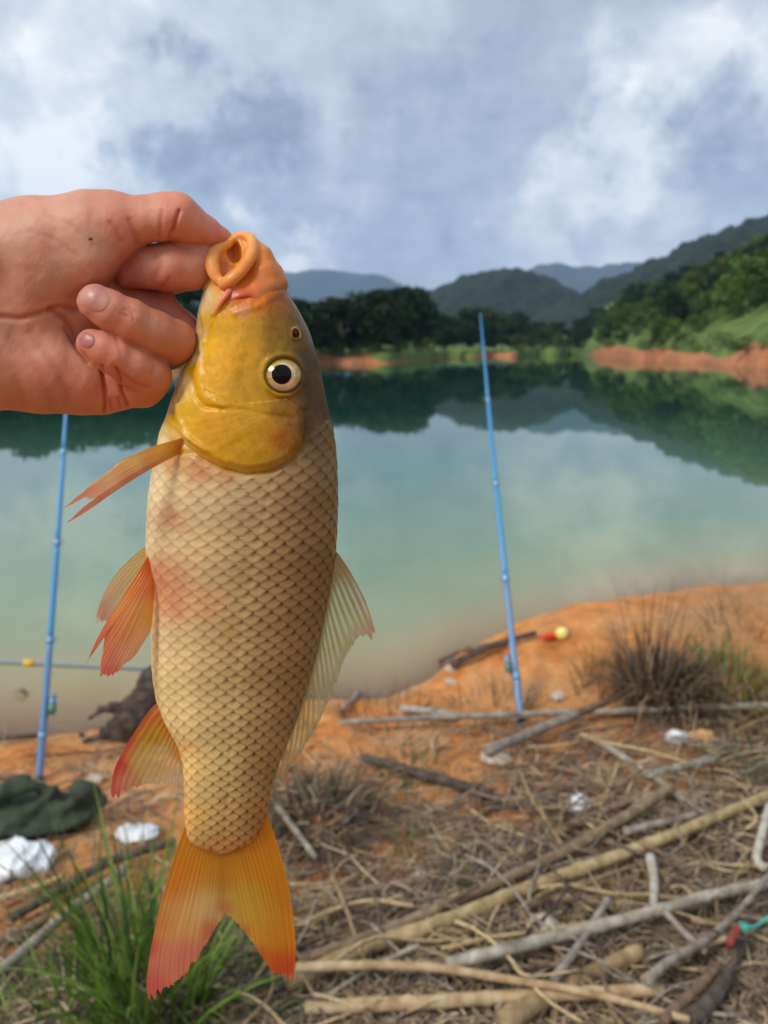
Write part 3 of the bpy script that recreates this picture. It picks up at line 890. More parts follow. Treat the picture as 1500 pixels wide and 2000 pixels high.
# pink flush of the belly scales, small blood marks
for (x, y, s, a, c) in ((335, 1012, 20, .24, (210, 120, 80)), (350, 1026, 6, .35, (196, 84, 56)), (338, 1008, 6, .25, (196, 84, 56)), (362, 1036, 5, .3, (196, 84, 56)), (312, 1105, 18, .34, (214, 122, 84)), (325, 1180, 26, .26, (212, 118, 80)), (350, 1195, 10, .3, (204, 100, 70)), (318, 1140, 8, .4, (206, 100, 70)), (410, 1185, 22, .25, (200, 112, 74)), (372, 930, 26, .35, (214, 130, 76)),
                        (365, 1455, 8, .5, (216, 110, 50)), (400, 930, 14, .3, (200, 96, 50)), (450, 1240, 9, .5, (196, 140, 50)), (440, 1560, 8, .4, (150, 80, 50))):
    w = a * np.exp(-((X - x) ** 2 + (Y - y) ** 2) / (2 * s * s)) * (1 + .6 * fbm(PV, .05, 3, 8.0)); w = np.clip(w, 0, .9)[:, None]
    colr = colr * (1 - w) + w * lin(c)[None]
# mottled head, dark freckles
fre = sstep(.30, .9, fbm(PV, .14, 4, 9.0)) * head * np.interp(X, [380, 480, 600], [.04, .14, .32])
colr *= (1 - fre)[:, None]
colr *= (1 + .10 * head * fbm(PV, .028, 3, 10.0))[:, None]
mott = fbm(PV, .05, 4, 19.0) * .6 + fbm(PV, .16, 3, 20.0) * .5
colr *= (1 + head * (.13 * mott + 0.025 * stri))[:, None]
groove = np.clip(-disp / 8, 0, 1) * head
colr = colr * (1 - .25 * groove[:, None])  # recess shade put into the colour of the head grooves
lum = (colr @ np.array([.3, .6, .1]))[:, None]
sat = (.88 + .34 * head)[:, None]
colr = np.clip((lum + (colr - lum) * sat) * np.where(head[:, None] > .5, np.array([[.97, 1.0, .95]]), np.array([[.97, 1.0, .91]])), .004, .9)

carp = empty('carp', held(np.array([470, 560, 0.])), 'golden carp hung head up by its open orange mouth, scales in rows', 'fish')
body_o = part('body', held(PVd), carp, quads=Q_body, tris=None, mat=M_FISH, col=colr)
BODY_BVH = BVHTree.FromPolygons([tuple(p) for p in PVd[::1]], [tuple(q) for q in Q_body.tolist()])


def surf_z(bvh, x, y, default=0.0):
    h = bvh.ray_cast(Vector((x, y, -600)), Vector((0, 0, 1)))
    return h[0].z if h[0] is not None else default


# ---- mouth (pulled-out lips and the funnel of skin behind them)
xs = np.arange(384, 584, 1.7, dtype=np.float32); ys = np.arange(440, 646, 1.7, dtype=np.float32); zs = np.arange(-110, 90, 1.9, dtype=np.float32)
P = np.meshgrid(xs, ys, zs, indexing='ij', sparse=True)
f = sd_ell(P, (478, 592, 0), (78, 54, 74))
# snout skin stretched up into a tube that opens towards the viewer and up
f = smin(f, chain(P, [(530, 570, 0, 30), (528, 538, 0, 26), (512, 505, 0, 20), (494, 476, 2, 13)]), 16)
f = smin(f, chain(P, [(478, 575, 4, 48), (466, 535, 8, 44), (458, 505, 10, 36), (464, 480, 12, 20)]), 16)
f = smin(f, chain(P, [(436, 592, -4, 38), (426, 560, 0, 28), (424, 530, 2, 22), (424, 506, 2, 18)]), 16)
# fold of skin below the thick lip, running to the cheek
f = smin(f, chain(P, [(546, 552, -16, 14), (528, 558, -36, 14), (500, 570, -50, 10), (470, 584, -58, 7)]), 16)
f = smin(f, chain(P, [(506, 500, -8, 20), (514, 532, -22, 24), (500, 560, -34, 20)]), 18)
# the opening
f = smax(f, -chain(P, [(462, 462, -30, 16), (452, 490, -34, 20), (442, 520, -38, 15), (438, 538, -44, 9)], 8), 5)
f = smax(f, -sd_ell(P, (456, 488, -10), (15, 30, 30), -.3), 5)
# thick lip from the crest down to the corner, thin rolled lip on the other side
lipA = chain(P, smooth_line([(462, 462, 8, 8), (477, 459, 0, 8), (489, 463, -8, 9.5), (494, 478, -22, 10.5), (491, 498, -38, 11), (481, 517, -50, 11.5), (466, 534, -58, 12.5), (449, 548, -60, 13.5), (438, 556, -54, 11)], 20, 3), 3)
lipB = chain(P, smooth_line([(436, 554, -50, 8), (424, 545, -44, 10), (416, 528, -38, 13), (413, 509, -30, 14), (419, 493, -20, 13), (432, 484, -8, 10), (444, 480, 4, 8), (452, 470, 8, 8), (462, 462, 8, 8)], 20, 3), 3)
f = smin(f, lipA, 4); f = smin(f, lipB, 6)
f = smax(f, -sd_ell(P, (472, 592, -78), (30, 11, 12), -.25), 7)        # red fold under the jaw
f = f + .15 * (np.sin(P[0] * .16 + P[1] * .1) * np.sin(P[1] * .19 - P[2] * .13)).astype(np.float32)
MVx, MQ = nets(f, xs, ys, zs)
MN = vnormals(MVx, MQ)
MVx = MVx + MN * (0.22 * fbm(MVx, .13, 3, 12.0))[:, None]
mx, my, mz = MVx.T
MC = [(480, 470, (240, 168, 96), 14), (490, 500, (238, 158, 84), 14), (455, 545, (240, 162, 90), 14), (460, 495, (224, 140, 34), 18), (440, 520, (206, 112, 36), 12), (412, 505, (238, 166, 90), 18), (425, 545, (232, 154, 80), 14),
      (520, 520, (222, 128, 52), 20), (500, 550, (216, 116, 48), 16), (540, 545, (196, 124, 60), 16), (520, 565, (204, 130, 72), 14), (470, 588, (186, 62, 40), 16), (482, 598, (170, 34, 26), 10), (450, 580, (208, 104, 66), 12), (410, 580, (222, 176, 106), 16),
      (440, 612, (212, 176, 110), 14), (475, 614, (204, 178, 150), 10), (555, 580, (128, 84, 40), 14), (395, 620, (206, 180, 150), 14), (520, 600, (176, 120, 50), 14), (560, 620, (120, 86, 34), 16), (470, 640, (206, 160, 50), 16)]
mcol = rbf_col(mx, my, MC) * (1 + .10 * fbm(MVx, .05, 3, 13.0))[:, None]
part('mouth', held(MVx), carp, quads=MQ, mat=M_LIP, col=np.clip(mcol, 0.01, .9))
MOUTH_BVH = BVHTree.FromPolygons([tuple(p) for p in MVx], [tuple(q) for q in MQ.tolist()])

# barbel at the corner of the jaw
zb = surf_z(MOUTH_BVH, 446, 572, -60)
bp = smooth_line([(449, 566, zb + 4), (440, 578, zb - 8), (431, 592, zb - 9), (423, 604, zb - 6), (417, 615, zb - 3)], 16)
bv, bq, bt = tube(bp, np.interp(np.linspace(0, 1, 16), [0, .3, .7, 1], [7, 5.6, 3.2, 1.0]), 10)
part('barbel', held(bv), carp, quads=bq[:, ::-1], tris=bt[:, ::-1], mat=M_LIP, col=np.tile(lin((226, 132, 100)), (len(bv), 1)))


# ---- eye: gold iris dome, black pupil, clear bulge
def dome(cx_, cy_, z0, rx, ry_, h, n=22, m=40, tilt=(0, 0), power=2.0):
    r = np.linspace(0, 1, n); a = np.linspace(0, 2 * math.pi, m, endpoint=False)
    R, Aa = np.meshgrid(r, a, indexing='ij')
    xx = cx_ + rx * R * np.cos(Aa); yy = cy_ + ry_ * R * np.sin(Aa)
    zz = z0 - h * (1 - R ** power) + tilt[0] * (xx - cx_) + tilt[1] * (yy - cy_)
    V = np.stack([xx, yy, zz], -1).reshape(-1, 3)
    Ii, Jj = np.meshgrid(np.arange(n - 1), np.arange(m), indexing='ij'); J2 = (Jj + 1) % m
    Q = np.stack([Ii * m + Jj, (Ii + 1) * m + Jj, (Ii + 1) * m + J2, Ii * m + J2], -1).reshape(-1, 4)
    return V, Q[:, ::-1], R.ravel(), Aa.ravel()


ez = np.median([surf_z(BODY_BVH, eye_c[0] + 42 * math.cos(t), eye_c[1] + 42 * math.sin(t)) for t in np.linspace(0, 6, 13)])
tx = (surf_z(BODY_BVH, 593, 733) - surf_z(BODY_BVH, 513, 733)) / 80; ty = (surf_z(BODY_BVH, 553, 775) - surf_z(BODY_BVH, 553, 690)) / 85
tx = float(np.clip(tx, -.1, .6)); ty = float(np.clip(ty, -.3, .3))
ev, eq, er, ea = dome(554, 732, ez + 6, 36, 35, 17, tilt=(tx, ty))
sp = fbm(np.stack([ea * 6, er * 3], 1), 1.0, 3, 14.0)
ecol = np.where((er < .62)[:, None], lin((226, 196, 130))[None], lin((196, 160, 84))[None]) * (1 + .30 * sp)[:, None]
pale = sstep(.2, 1, np.sin(ea)) * sstep(.5, .6, er) * sstep(1.0, .9, er)
ecol = ecol * (1 - .6 * pale[:, None]) + .6 * pale[:, None] * lin((232, 216, 184))[None]
ring = np.exp(-((er - .95) / .07) ** 2)[:, None]; ecol = ecol * (1 - .75 * ring)
ring2 = np.exp(-((er - .60) / .035) ** 2)[:, None]; ecol = ecol * (1 - .1 * ring2) + .25 * ring2
M_EYE = principled('eye_gold', (.7, .55, .25), .22, attr='col', Coat_Weight=1.0, Coat_Roughness=.03, Metallic=.15)
M_PUP = principled('pupil_black', (.002, .002, .003), .12, Specular_IOR_Level=.22)
eye_o = part('eye', held(ev), carp, quads=eq, mat=M_EYE, col=np.clip(ecol, 0, .95))
pv, pq, pr_, pa_ = dome(550, 731, float(np.interp(0, [0], [ez + 6 - 17])) - .6 + 4.2, 19.5, 19.5, 6.2, tilt=(tx * .8, ty * .8))
pv[:, 2] -= 3.0
part('pupil', held(pv), eye_o, quads=pq, mat=M_PUP)
# nostril: raised ring round a dark cap, painted as the shaded hole
nz = surf_z(BODY_BVH, 578, 640)
ra = np.linspace(0, 2 * math.pi, 29)
rv, rq, rt_ = tube(np.stack([578 + 8.5 * np.cos(ra) + 2 * np.sin(ra), 652 + 12 * np.sin(ra), nz + .45 * 8 * np.cos(ra) - 1 + 0 * ra], 1), 2.0, 8, caps=False)
nost = part('nostril', held(rv), carp, quads=rq[:, ::-1], mat=M_LIP, col=np.tile(lin((158, 124, 70)), (len(rv), 1)))
dv, dq, _, _ = dome(578, 649, nz + 1, 5, 8, 2.5, 8, 18, tilt=(.4, 0))
part('nostril_cap', held(dv), nost, quads=dq, mat=principled('nostril_dark', (.05, .012, .01), .3))

# ---- fins
def fin_mat(name):
    m = bpy.data.materials.new(name); m.use_nodes = True; nt = m.node_tree
    b = nt.nodes['Principled BSDF']; out = nt.nodes['Material Output']
    at = N(nt, 'ShaderNodeAttribute', attribute_name='col'); op = N(nt, 'ShaderNodeAttribute', attribute_name='opac')
    L(nt, at.outputs['Color'], b.inputs['Base Color']); b.inputs['Roughness'].default_value = .38; b.inputs['Coat Weight'].default_value = .25
    tr = N(nt, 'ShaderNodeBsdfTranslucent'); L(nt, at.outputs['Color'], tr.inputs[0])
    mx_ = N(nt, 'ShaderNodeMixShader', i_0=.62); L(nt, b.outputs[0], mx_.inputs[1]); L(nt, tr.outputs[0], mx_.inputs[2])
    tp = N(nt, 'ShaderNodeBsdfTransparent'); m2 = N(nt, 'ShaderNodeMixShader')
    L(nt, op.outputs['Fac'], m2.inputs[0]); L(nt, tp.outputs[0], m2.inputs[1]); L(nt, mx_.outputs[0], m2.inputs[2])
    L(nt, m2.outputs[0], out.inputs[0])
    return m


M_FIN = fin_mat('fin_membrane')


def fin(name, rays, nrays, cps, memb=.9, clear=None, nu=None, nv=60, amp=1.4, parent=None, label=None, wav=3.0, memtint=None, ray_dark=.72, streak_amt=.11, fork=True):
    """rays: list of polylines (px, py, pz) from base to tip, in order along the base"""
    nu = nu or nrays * 7
    R = np.stack([smooth_line(r, nv) for r in rays])          # k, nv, 3
    k = len(rays); u = np.linspace(0, k - 1, nu); i0 = np.minimum(u.astype(int), k - 2); fr = (u - i0)
    V = R[i0] * (1 - fr)[:, None, None] + R[i0 + 1] * fr[:, None, None]
    uu = np.repeat(np.linspace(0, 1, nu)[:, None], nv, 1); vv = np.repeat(np.linspace(0, 1, nv)[None], nu, 0)
    # rays fork towards the edge
    phz = uu * nrays * 2 * math.pi
    prof = .5 + .5 * np.cos(phz); prof2 = .5 + .5 * np.cos(phz * 2)
    rp = prof ** 2 * (1 - sstep(.35, .8, vv)) + (prof2 ** 1.6) * sstep(.35, .8, vv)
    if not fork: rp = prof ** 1.4
    V = V.copy(); V[..., 2] += -amp * rp * (1 - .5 * vv) + wav * np.sin(uu * 9 + vv * 4) * vv
    # ragged outer margin
    rag = (fbm(np.stack([uu.ravel() * nrays * 2.2, 0 * uu.ravel()], 1), 1.0, 3, 15.0)).reshape(nu, nv)
    dirv = V[:, -1:] - V[:, -6:-5]
    V += dirv * (rag * .55 * vv ** 10)[..., None]
    Vf = V.reshape(-1, 3)
    c = rbf_col(Vf[:, 0], Vf[:, 1], cps)
    rpf = rp.ravel()
    c = c * (1 - (1 - ray_dark) * (1 - rpf) * .55)[:, None]
    streak = fbm(np.stack([uu.ravel() * nrays * 3.1, vv.ravel() * 1.5], 1), 1.0, 3, 16.0)
    c = c * (1 + streak_amt * streak)[:, None]
    op = np.full(len(Vf), memb)
    if clear is not None:
        cl = np.clip(clear(Vf[:, 0], Vf[:, 1], vv.ravel()), 0, 1)
        op = memb - cl * (1 - rpf) ** 1.2 * memb * .88
    op = np.maximum(op, .2 * (1 - 0))
    op = np.where(vv.ravel() < .06, 1.0, op)
    return part(name, held(Vf), parent, quads=grid_quads(nu, nv), mat=M_FIN, col=np.clip(c, .01, .95), attrs={'opac': op})


Zs = lambda x, y: surf_z(BODY_BVH, x, y, 0)
# tail
fin('tail_fin', [[(372, 1588, 4), (352, 1640, 3), (327, 1715, 0), (306, 1795, -4), (291, 1870, -8), (285, 1925, -10), (290, 1950, -10)],
                 [(385, 1632, 2), (366, 1690, 0), (340, 1780, -4), (318, 1870, -8), (316, 1934, -10)],
                 [(400, 1648, 0), (388, 1700, -2), (370, 1780, -6), (352, 1850, -8), (350, 1912, -10)],
                 [(415, 1652, 0), (410, 1705, -2), (402, 1770, -5), (392, 1820, -7), (386, 1872, -8)],
                 [(428, 1654, 0), (428, 1705, -1), (424, 1750, -2), (418, 1790, -2), (413, 1826, -2)],
                 [(438, 1655, 0), (440, 1700, 2), (441, 1740, 4), (440, 1765, 4), (440, 1782, 4)],
                 [(448, 1654, 0), (455, 1705, 2), (462, 1750, 4), (468, 1785, 4), (472, 1812, 4)],
                 [(462, 1650, 0), (474, 1700, 0), (487, 1760, 2), (498, 1810, 2), (504, 1858, 0)],
                 [(480, 1640, 0), (496, 1690, 0), (513, 1760, 0), (524, 1820, -2), (531, 1899, -4)],
                 [(498, 1622, 0), (517, 1680, 0), (538, 1760, 0), (548, 1830, -2), (553, 1906, -4)],
                 [(517, 1578, 2), (537, 1630, 2), (560, 1710, 0), (574, 1790, -2), (579, 1860, -4), (573, 1912, -4)]],
    30, [(370, 1640, (240, 150, 20), 30), (340, 1720, (244, 142, 34), 30), (400, 1700, (226, 146, 30), 30), (440, 1700, (216, 146, 44), 26), (490, 1690, (230, 146, 16), 30), (530, 1650, (234, 140, 10), 30), (550, 1740, (224, 136, 10), 30),
         (400, 1770, (244, 196, 126), 26), (350, 1800, (248, 180, 104), 30), (310, 1800, (246, 134, 70), 18), (330, 1880, (246, 146, 110), 26), (295, 1920, (238, 100, 90), 20), (370, 1870, (244, 132, 106), 22), (410, 1815, (230, 104, 76), 12), (440, 1772, (224, 90, 60), 9),
         (480, 1760, (226, 178, 60), 28), (500, 1800, (232, 172, 64), 26), (540, 1820, (234, 144, 34), 28), (550, 1890, (228, 88, 44), 20), (478, 1818, (220, 96, 60), 9), (510, 1862, (224, 100, 54), 10), (292, 1850, (232, 80, 70), 12)],
    memb=.96, nu=330, nv=80, parent=carp, amp=.7, wav=2.5, streak_amt=.14)
# dorsal fin
fin('dorsal_fin', [[(652, 1072, 0), (668, 1090, -2), (690, 1126, -4), (714, 1172, -6), (727, 1212, -8), (733, 1232, -8)],
                   [(651, 1082, 0), (662, 1105, -3), (684, 1150, -6), (708, 1205, -8), (724, 1244, -8)],
                   [(648, 1104, 0), (662, 1140, -4), (682, 1190, -7), (698, 1225, -8), (706, 1240, -8)],
                   [(644, 1130, 0), (654, 1165, -4), (670, 1210, -7), (684, 1245, -8), (688, 1258, -8)],
                   [(639, 1160, 0), (648, 1200, -3), (660, 1240, -6), (668, 1268, -8), (671, 1290, -8)],
                   [(634, 1190, 0), (641, 1230, -2), (650, 1275, -4), (656, 1305, -6), (658, 1326, -6)],
                   [(627, 1222, 0), (634, 1262, -1), (641, 1305, -2), (645, 1340, -3), (645, 1362, -3)],
                   [(620, 1256, 0), (626, 1295, 0), (631, 1340, 0), (633, 1370, 0), (632, 1394, 0)],
                   [(610, 1295, 0), (614, 1330, 1), (616, 1375, 2), (615, 1405, 2), (612, 1430, 2)],
                   [(600, 1332, 0), (602, 1370, 2), (600, 1410, 4), (597, 1440, 4), (592, 1464, 4)],
                   [(588, 1370, 0), (588, 1405, 2), (584, 1440, 4), (578, 1470, 5), (572, 1494, 5)],
                   [(572, 1414, 0), (570, 1445, 2), (564, 1475, 4), (556, 1498, 5), (550, 1516, 5)],
                   [(552, 1462, 0), (549, 1485, 1), (543, 1505, 2), (537, 1520, 2), (532, 1531, 2)],
                   [(534, 1508, 0), (532, 1516, 0), (530, 1524, 0), (528, 1531, 0), (526, 1537, 0)]],
    19, [(660, 1100, (206, 150, 40), 22), (690, 1140, (206, 150, 50), 20), (715, 1190, (214, 150, 80), 16), (728, 1230, (226, 150, 110), 12), (650, 1180, (206, 176, 50), 20), (680, 1220, (214, 196, 120), 18), (700, 1240, (222, 200, 160), 12),
         (640, 1250, (206, 184, 84), 20), (660, 1290, (214, 204, 150), 16), (615, 1330, (206, 190, 110), 20), (640, 1370, (216, 206, 160), 16), (590, 1410, (210, 194, 124), 20), (560, 1480, (212, 196, 130), 20), (533, 1525, (214, 196, 130), 14), (712, 1173, (206, 30, 20), 5)],
    memb=.92, nu=290, nv=60, parent=carp, amp=2.4, wav=2.0, ray_dark=.5, fork=False,
    clear=lambda x, y, v: .72 * sstep(.10, .3, v) * sstep(1.02, .72, v) * sstep(1105, 1165, y) + .08)
# anal fin
fin('anal_fin', [[(312, 1368, 0), (290, 1388, -3), (264, 1428, -6), (240, 1466, -8), (222, 1502, -10), (215, 1545, -10), (220, 1557, -10)],
                 [(320, 1392, 0), (298, 1422, -4), (272, 1464, -8), (246, 1512, -10), (236, 1550, -10)],
                 [(328, 1412, 0), (310, 1446, -4), (288, 1486, -8), (268, 1518, -8), (260, 1537, -8)],
                 [(336, 1430, 0), (322, 1462, -2), (305, 1495, -4), (292, 1518, -4), (286, 1531, -4)],
                 [(344, 1446, 0), (334, 1474, 0), (322, 1500, 0), (313, 1518, 0), (309, 1529, 0)],
                 [(352, 1466, 0), (346, 1486, 2), (340, 1504, 3), (335, 1520, 3), (333, 1533, 3)],
                 [(362, 1490, 0), (360, 1500, 2), (359, 1512, 3), (359, 1520, 3), (358, 1530, 3)]],
    11, [(308, 1375, (232, 150, 80), 14), (280, 1405, (236, 122, 66), 14), (245, 1455, (232, 96, 60), 16), (225, 1500, (222, 50, 44), 14), (218, 1545, (224, 90, 80), 14), (250, 1530, (230, 150, 110), 14), (330, 1410, (230, 150, 40), 14), (300, 1440, (226, 170, 50), 16),
         (280, 1480, (224, 186, 96), 16), (320, 1480, (226, 196, 120), 16), (350, 1470, (236, 156, 50), 12), (340, 1515, (226, 204, 160), 14), (300, 1520, (224, 196, 140), 12)],
    memb=.93, nu=150, nv=60, parent=carp, amp=1.8, wav=1.5, ray_dark=.8, fork=False,
    clear=lambda x, y, v: .85 * sstep(.2, .4, v) * sstep(1.0, .7, v) * sstep(262, 315, x))
# pelvic fins: near one spread and split, far one behind it; colours lightened for backlit glow
zp = Zs(302, 1130)
fin('pelvic_fin', [[(290, 1084, zp * .6), (268, 1122, zp - 14), (240, 1166, zp - 22), (208, 1214, zp - 26), (184, 1258, zp - 28), (170, 1294, zp - 28)],
                   [(292, 1096, zp * .7), (272, 1134, zp - 18), (246, 1178, zp - 26), (218, 1220, zp - 30), (192, 1262, zp - 30), (173, 1288, zp - 28)],
                   [(294, 1108, zp * .8), (276, 1142, zp - 20), (252, 1180, zp - 26), (232, 1206, zp - 30), (214, 1228, zp - 30), (204, 1240, zp - 28)],
                   [(296, 1118, zp * .9), (280, 1152, zp - 20), (256, 1196, zp - 28), (230, 1246, zp - 32), (206, 1288, zp - 32), (196, 1316, zp - 30)],
                   [(298, 1128, zp), (287, 1166, zp - 16), (268, 1210, zp - 24), (246, 1258, zp - 28), (226, 1296, zp - 28), (214, 1320, zp - 26)],
                   [(300, 1138, zp), (293, 1178, zp - 12), (281, 1220, zp - 18), (265, 1260, zp - 22), (250, 1285, zp - 22), (240, 1302, zp - 20)],
                   [(301, 1148, zp), (297, 1180, zp - 8), (292, 1212, zp - 12), (284, 1240, zp - 14), (276, 1258, zp - 14), (268, 1276, zp - 14)],
                   [(302, 1156, zp), (300, 1176, zp - 4), (299, 1194, zp - 6), (298, 1208, zp - 8), (297, 1222, zp - 8), (293, 1236, zp - 8)]],
    11, [(290, 1100, (232, 112, 50), 16), (262, 1140, (248, 164, 70), 18), (285, 1150, (244, 130, 40), 16), (240, 1190, (250, 170, 90), 18), (275, 1200, (248, 176, 60), 18), (296, 1190, (252, 190, 60), 14), (200, 1240, (240, 124, 84), 18), (175, 1285, (240, 110, 84), 16),
         (240, 1240, (248, 156, 86), 18), (210, 1290, (244, 132, 104), 18), (205, 1315, (236, 100, 84), 12), (250, 1275, (250, 176, 130), 16), (280, 1245, (250, 188, 126), 16)],
    memb=.93, nu=160, nv=60, parent=carp, amp=1.6, wav=2, ray_dark=.9)
fin('pelvic_fin', [[(286, 1066, 30), (262, 1084, 40), (236, 1108, 46), (212, 1140, 50), (196, 1172, 52), (188, 1205, 52)],
                   [(288, 1080, 34), (266, 1102, 44), (240, 1132, 50), (216, 1164, 54), (200, 1190, 56), (192, 1212, 56)],
                   [(290, 1096, 36), (270, 1124, 46), (246, 1156, 54), (226, 1184, 58), (212, 1200, 60), (204, 1212, 60)],
                   [(292, 1110, 40), (276, 1140, 50), (254, 1172, 58), (240, 1192, 62), (228, 1206, 64), (220, 1216, 64)]],
    8, [(280, 1080, (248, 196, 96), 20), (240, 1110, (250, 206, 120), 22), (210, 1150, (250, 200, 140), 22), (192, 1195, (246, 160, 130), 16), (260, 1120, (246, 196, 100), 20)],  # colour lightened against the shadow of the body
    memb=.85, nu=90, nv=44, parent=carp, amp=1.2, wav=2, ray_dark=.9)
# pectoral fin, folded, held out from behind the gill cover
zq = Zs(352, 870)
fin('pectoral_fin', [[(358, 854, zq + 4), (325, 864, zq - 12), (296, 872, zq - 22), (270, 884, zq - 30), (250, 893, zq - 34), (236, 900, zq - 36)],
                     [(357, 858, zq), (318, 872, zq - 16), (268, 892, zq - 32), (226, 916, zq - 44), (186, 944, zq - 52), (160, 962, zq - 56)],
                     [(356, 862, zq - 2), (310, 880, zq - 22), (258, 902, zq - 40), (210, 932, zq - 52), (164, 966, zq - 60), (124, 993, zq - 64)],
                     [(355, 866, zq - 3), (308, 886, zq - 26), (258, 912, zq - 44), (218, 936, zq - 56), (186, 957, zq - 64), (168, 970, zq - 66)],
                     [(354, 872, zq - 3), (308, 896, zq - 28), (262, 922, zq - 46), (226, 945, zq - 58), (200, 962, zq - 64), (182, 974, zq - 66)],
                     [(353, 878, zq - 2), (306, 904, zq - 26), (258, 932, zq - 44), (210, 964, zq - 56), (166, 996, zq - 66), (128, 1022, zq - 70)],
                     [(352, 886, zq), (310, 907, zq - 22), (264, 934, zq - 38), (216, 966, zq - 50), (172, 998, zq - 60), (132, 1021, zq - 66)]],
    12, [(345, 868, (220, 160, 60), 18), (300, 875, (240, 190, 70), 18), (250, 895, (246, 204, 110), 16), (210, 925, (246, 200, 140), 18), (140, 985, (240, 160, 120), 18), (300, 905, (222, 150, 70), 14), (250, 935, (232, 152, 90), 14), (200, 970, (240, 166, 116), 14), (140, 1015, (240, 146, 110), 14)],
    memb=.94, nu=170, nv=70, parent=carp, amp=1.6, wav=1.0, streak_amt=.05, ray_dark=.85)
# ================================================================== the hand
M_SKIN = principled('skin', (.6, .36, .26), .42, attr='col')
_b = M_SKIN.node_tree.nodes['Principled BSDF']; _nt = M_SKIN.node_tree
_b.inputs['Subsurface Weight'].default_value = .22; _b.inputs['Subsurface Radius'].default_value = (.006, .0022, .0012); _b.inputs['Subsurface Scale'].default_value = 1.0
_co = N(_nt, 'ShaderNodeTexCoord').outputs['Object']
_vo = N(_nt, 'ShaderNodeTexVoronoi'); _vo.inputs['Scale'].default_value = 1200; L(_nt, _co, _vo.inputs['Vector'])
_h = math_node(_nt, 'ADD', math_node(_nt, 'MULTIPLY', _vo.outputs['Distance'], .5), noise_tex(_nt, _co, 220, 5, .6))
_bn = N(_nt, 'ShaderNodeBump', i_Strength=.2, i_Distance=.0005); L(_nt, _h, _bn.inputs['Height']); L(_nt, _bn.outputs[0], _b.inputs['Normal'])
L(_nt, math_node(_nt, 'MULTIPLY_ADD', noise_tex(_nt, _co, 60, 4), .3, .42), _b.inputs['Roughness'])

xs = np.r_[np.arange(-1900, -300, 26), np.arange(-300, -20, 7), np.arange(-20, 462, 3.0)].astype(np.float32)
ys = np.arange(330, 900, 3.2, dtype=np.float32)
ys = np.r_[ys, np.arange(902, 1180, 12)].astype(np.float32)
zs = np.r_[np.arange(-420, -170, 12), np.arange(-170, 190, 3.4)].astype(np.float32)
P = np.meshgrid(xs, ys, zs, indexing='ij', sparse=True)
# palm: metacarpals, heel, ball of the thumb
palm = chain(P, [(-330, 620, 20, 112), (-120, 612, 24, 118), (60, 600, 34, 92), (200, 596, 48, 62)], 20)
palm = smin(palm, chain(P, [(-200, 690, 24, 100), (-40, 702, 20, 97), (90, 722, 18, 82), (160, 738, 20, 70), (205, 750, 24, 58)], 20), 40)
palm = smin(palm, chain(P, [(-220, 520, 10, 100), (-60, 495, 0, 94), (60, 472, -8, 86), (150, 448, -18, 68), (205, 430, -26, 53)], 26), 40)
palm = smin(palm, chain(P, [(60, 540, -18, 66), (170, 505, -26, 56), (222, 476, -26, 44)], 24), 40)
palm = smin(palm, chain(P, [(40, 560, 60, 60), (190, 510, 70, 54), (260, 520, 66, 50)], 20), 26)
# forearm, running out to the elbow
palm = smin(palm, chain(P, [(-280, 612, 20, 122), (-560, 640, 0, 142), (-1000, 700, -40, 178), (-1500, 770, -90, 190), (-1680, 800, -120, 180)], 40, zs=1.12), 60)
# thumb: two segments, bent at the joint, pressing on the lip
thumb = chain(P, [(178, 434, -22, 57), (225, 430, -28, 51), (275, 428, -32, 46.5), (318, 423, -34, 47), (342, 419, -34, 46.5)], 8)
thumb = smin(thumb, chain(P, [(340, 420, -32, 45), (362, 434, -20, 41), (394, 455, 8, 35), (424, 474, 34, 30), (446, 488, 44, 25)], 8), 6)
thumb = smin(thumb, sd_ell(P, (378, 446, -24), (30, 26, 24), .6), 10)
hand = smin(palm, thumb, 30)
# index finger hooked under the thumb
index = chain(P, [(258, 528, 4, 36), (290, 521, -4, 43), (330, 520, -6, 48), (370, 519, 4, 48), (402, 514, 24, 46), (425, 510, 44, 42)], 8)
index = smin(index, chain(P, [(425, 510, 44, 42), (400, 520, 84, 40), (300, 540, 96, 42), (200, 560, 70, 46)], 10), 10)
hand = smin(hand, index, 6)
# middle finger reaching behind the gill
midf = chain(P, [(190, 590, 60, 52), (262, 596, 56, 43), (312, 610, 50, 38), (352, 640, 44, 33), (392, 668, 40, 28), (420, 690, 46, 24)], 10)
hand = smin(hand, midf, 8)
# web of skin between index and middle
hand = smin(hand, chain(P, [(322, 566, 40, 12), (336, 604, 34, 10), (362, 628, 30, 9)], 6), 16)
# ring finger curled back on the palm
ring_ = chain(P, [(180, 640, 56, 54), (270, 664, 52, 48), (330, 676, 24, 44)], 12)
ring_ = smin(ring_, chain(P, [(330, 676, 24, 42), (338, 668, -22, 43)], 10), 14)
ring_ = smin(ring_, chain(P, [(340, 669, -26, 42), (300, 650, -52, 43), (250, 624, -74, 42.5), (212, 604, -88, 38), (184, 588, -92, 34)], 8), 8)
hand = smin(hand, ring_, 5)
# little finger below it
pink = chain(P, [(150, 720, 24, 60), (222, 748, 14, 52), (278, 748, -6, 47)], 14)
pink = smin(pink, chain(P, [(278, 746, -8, 44), (292, 738, -36, 43)], 10), 14)
pink = smin(pink, chain(P, [(292, 734, -40, 42), (258, 716, -62, 40), (220, 694, -78, 37), (194, 680, -86, 33), (176, 671, -88, 28)], 8), 8)
hand = smin(hand, pink, 5)
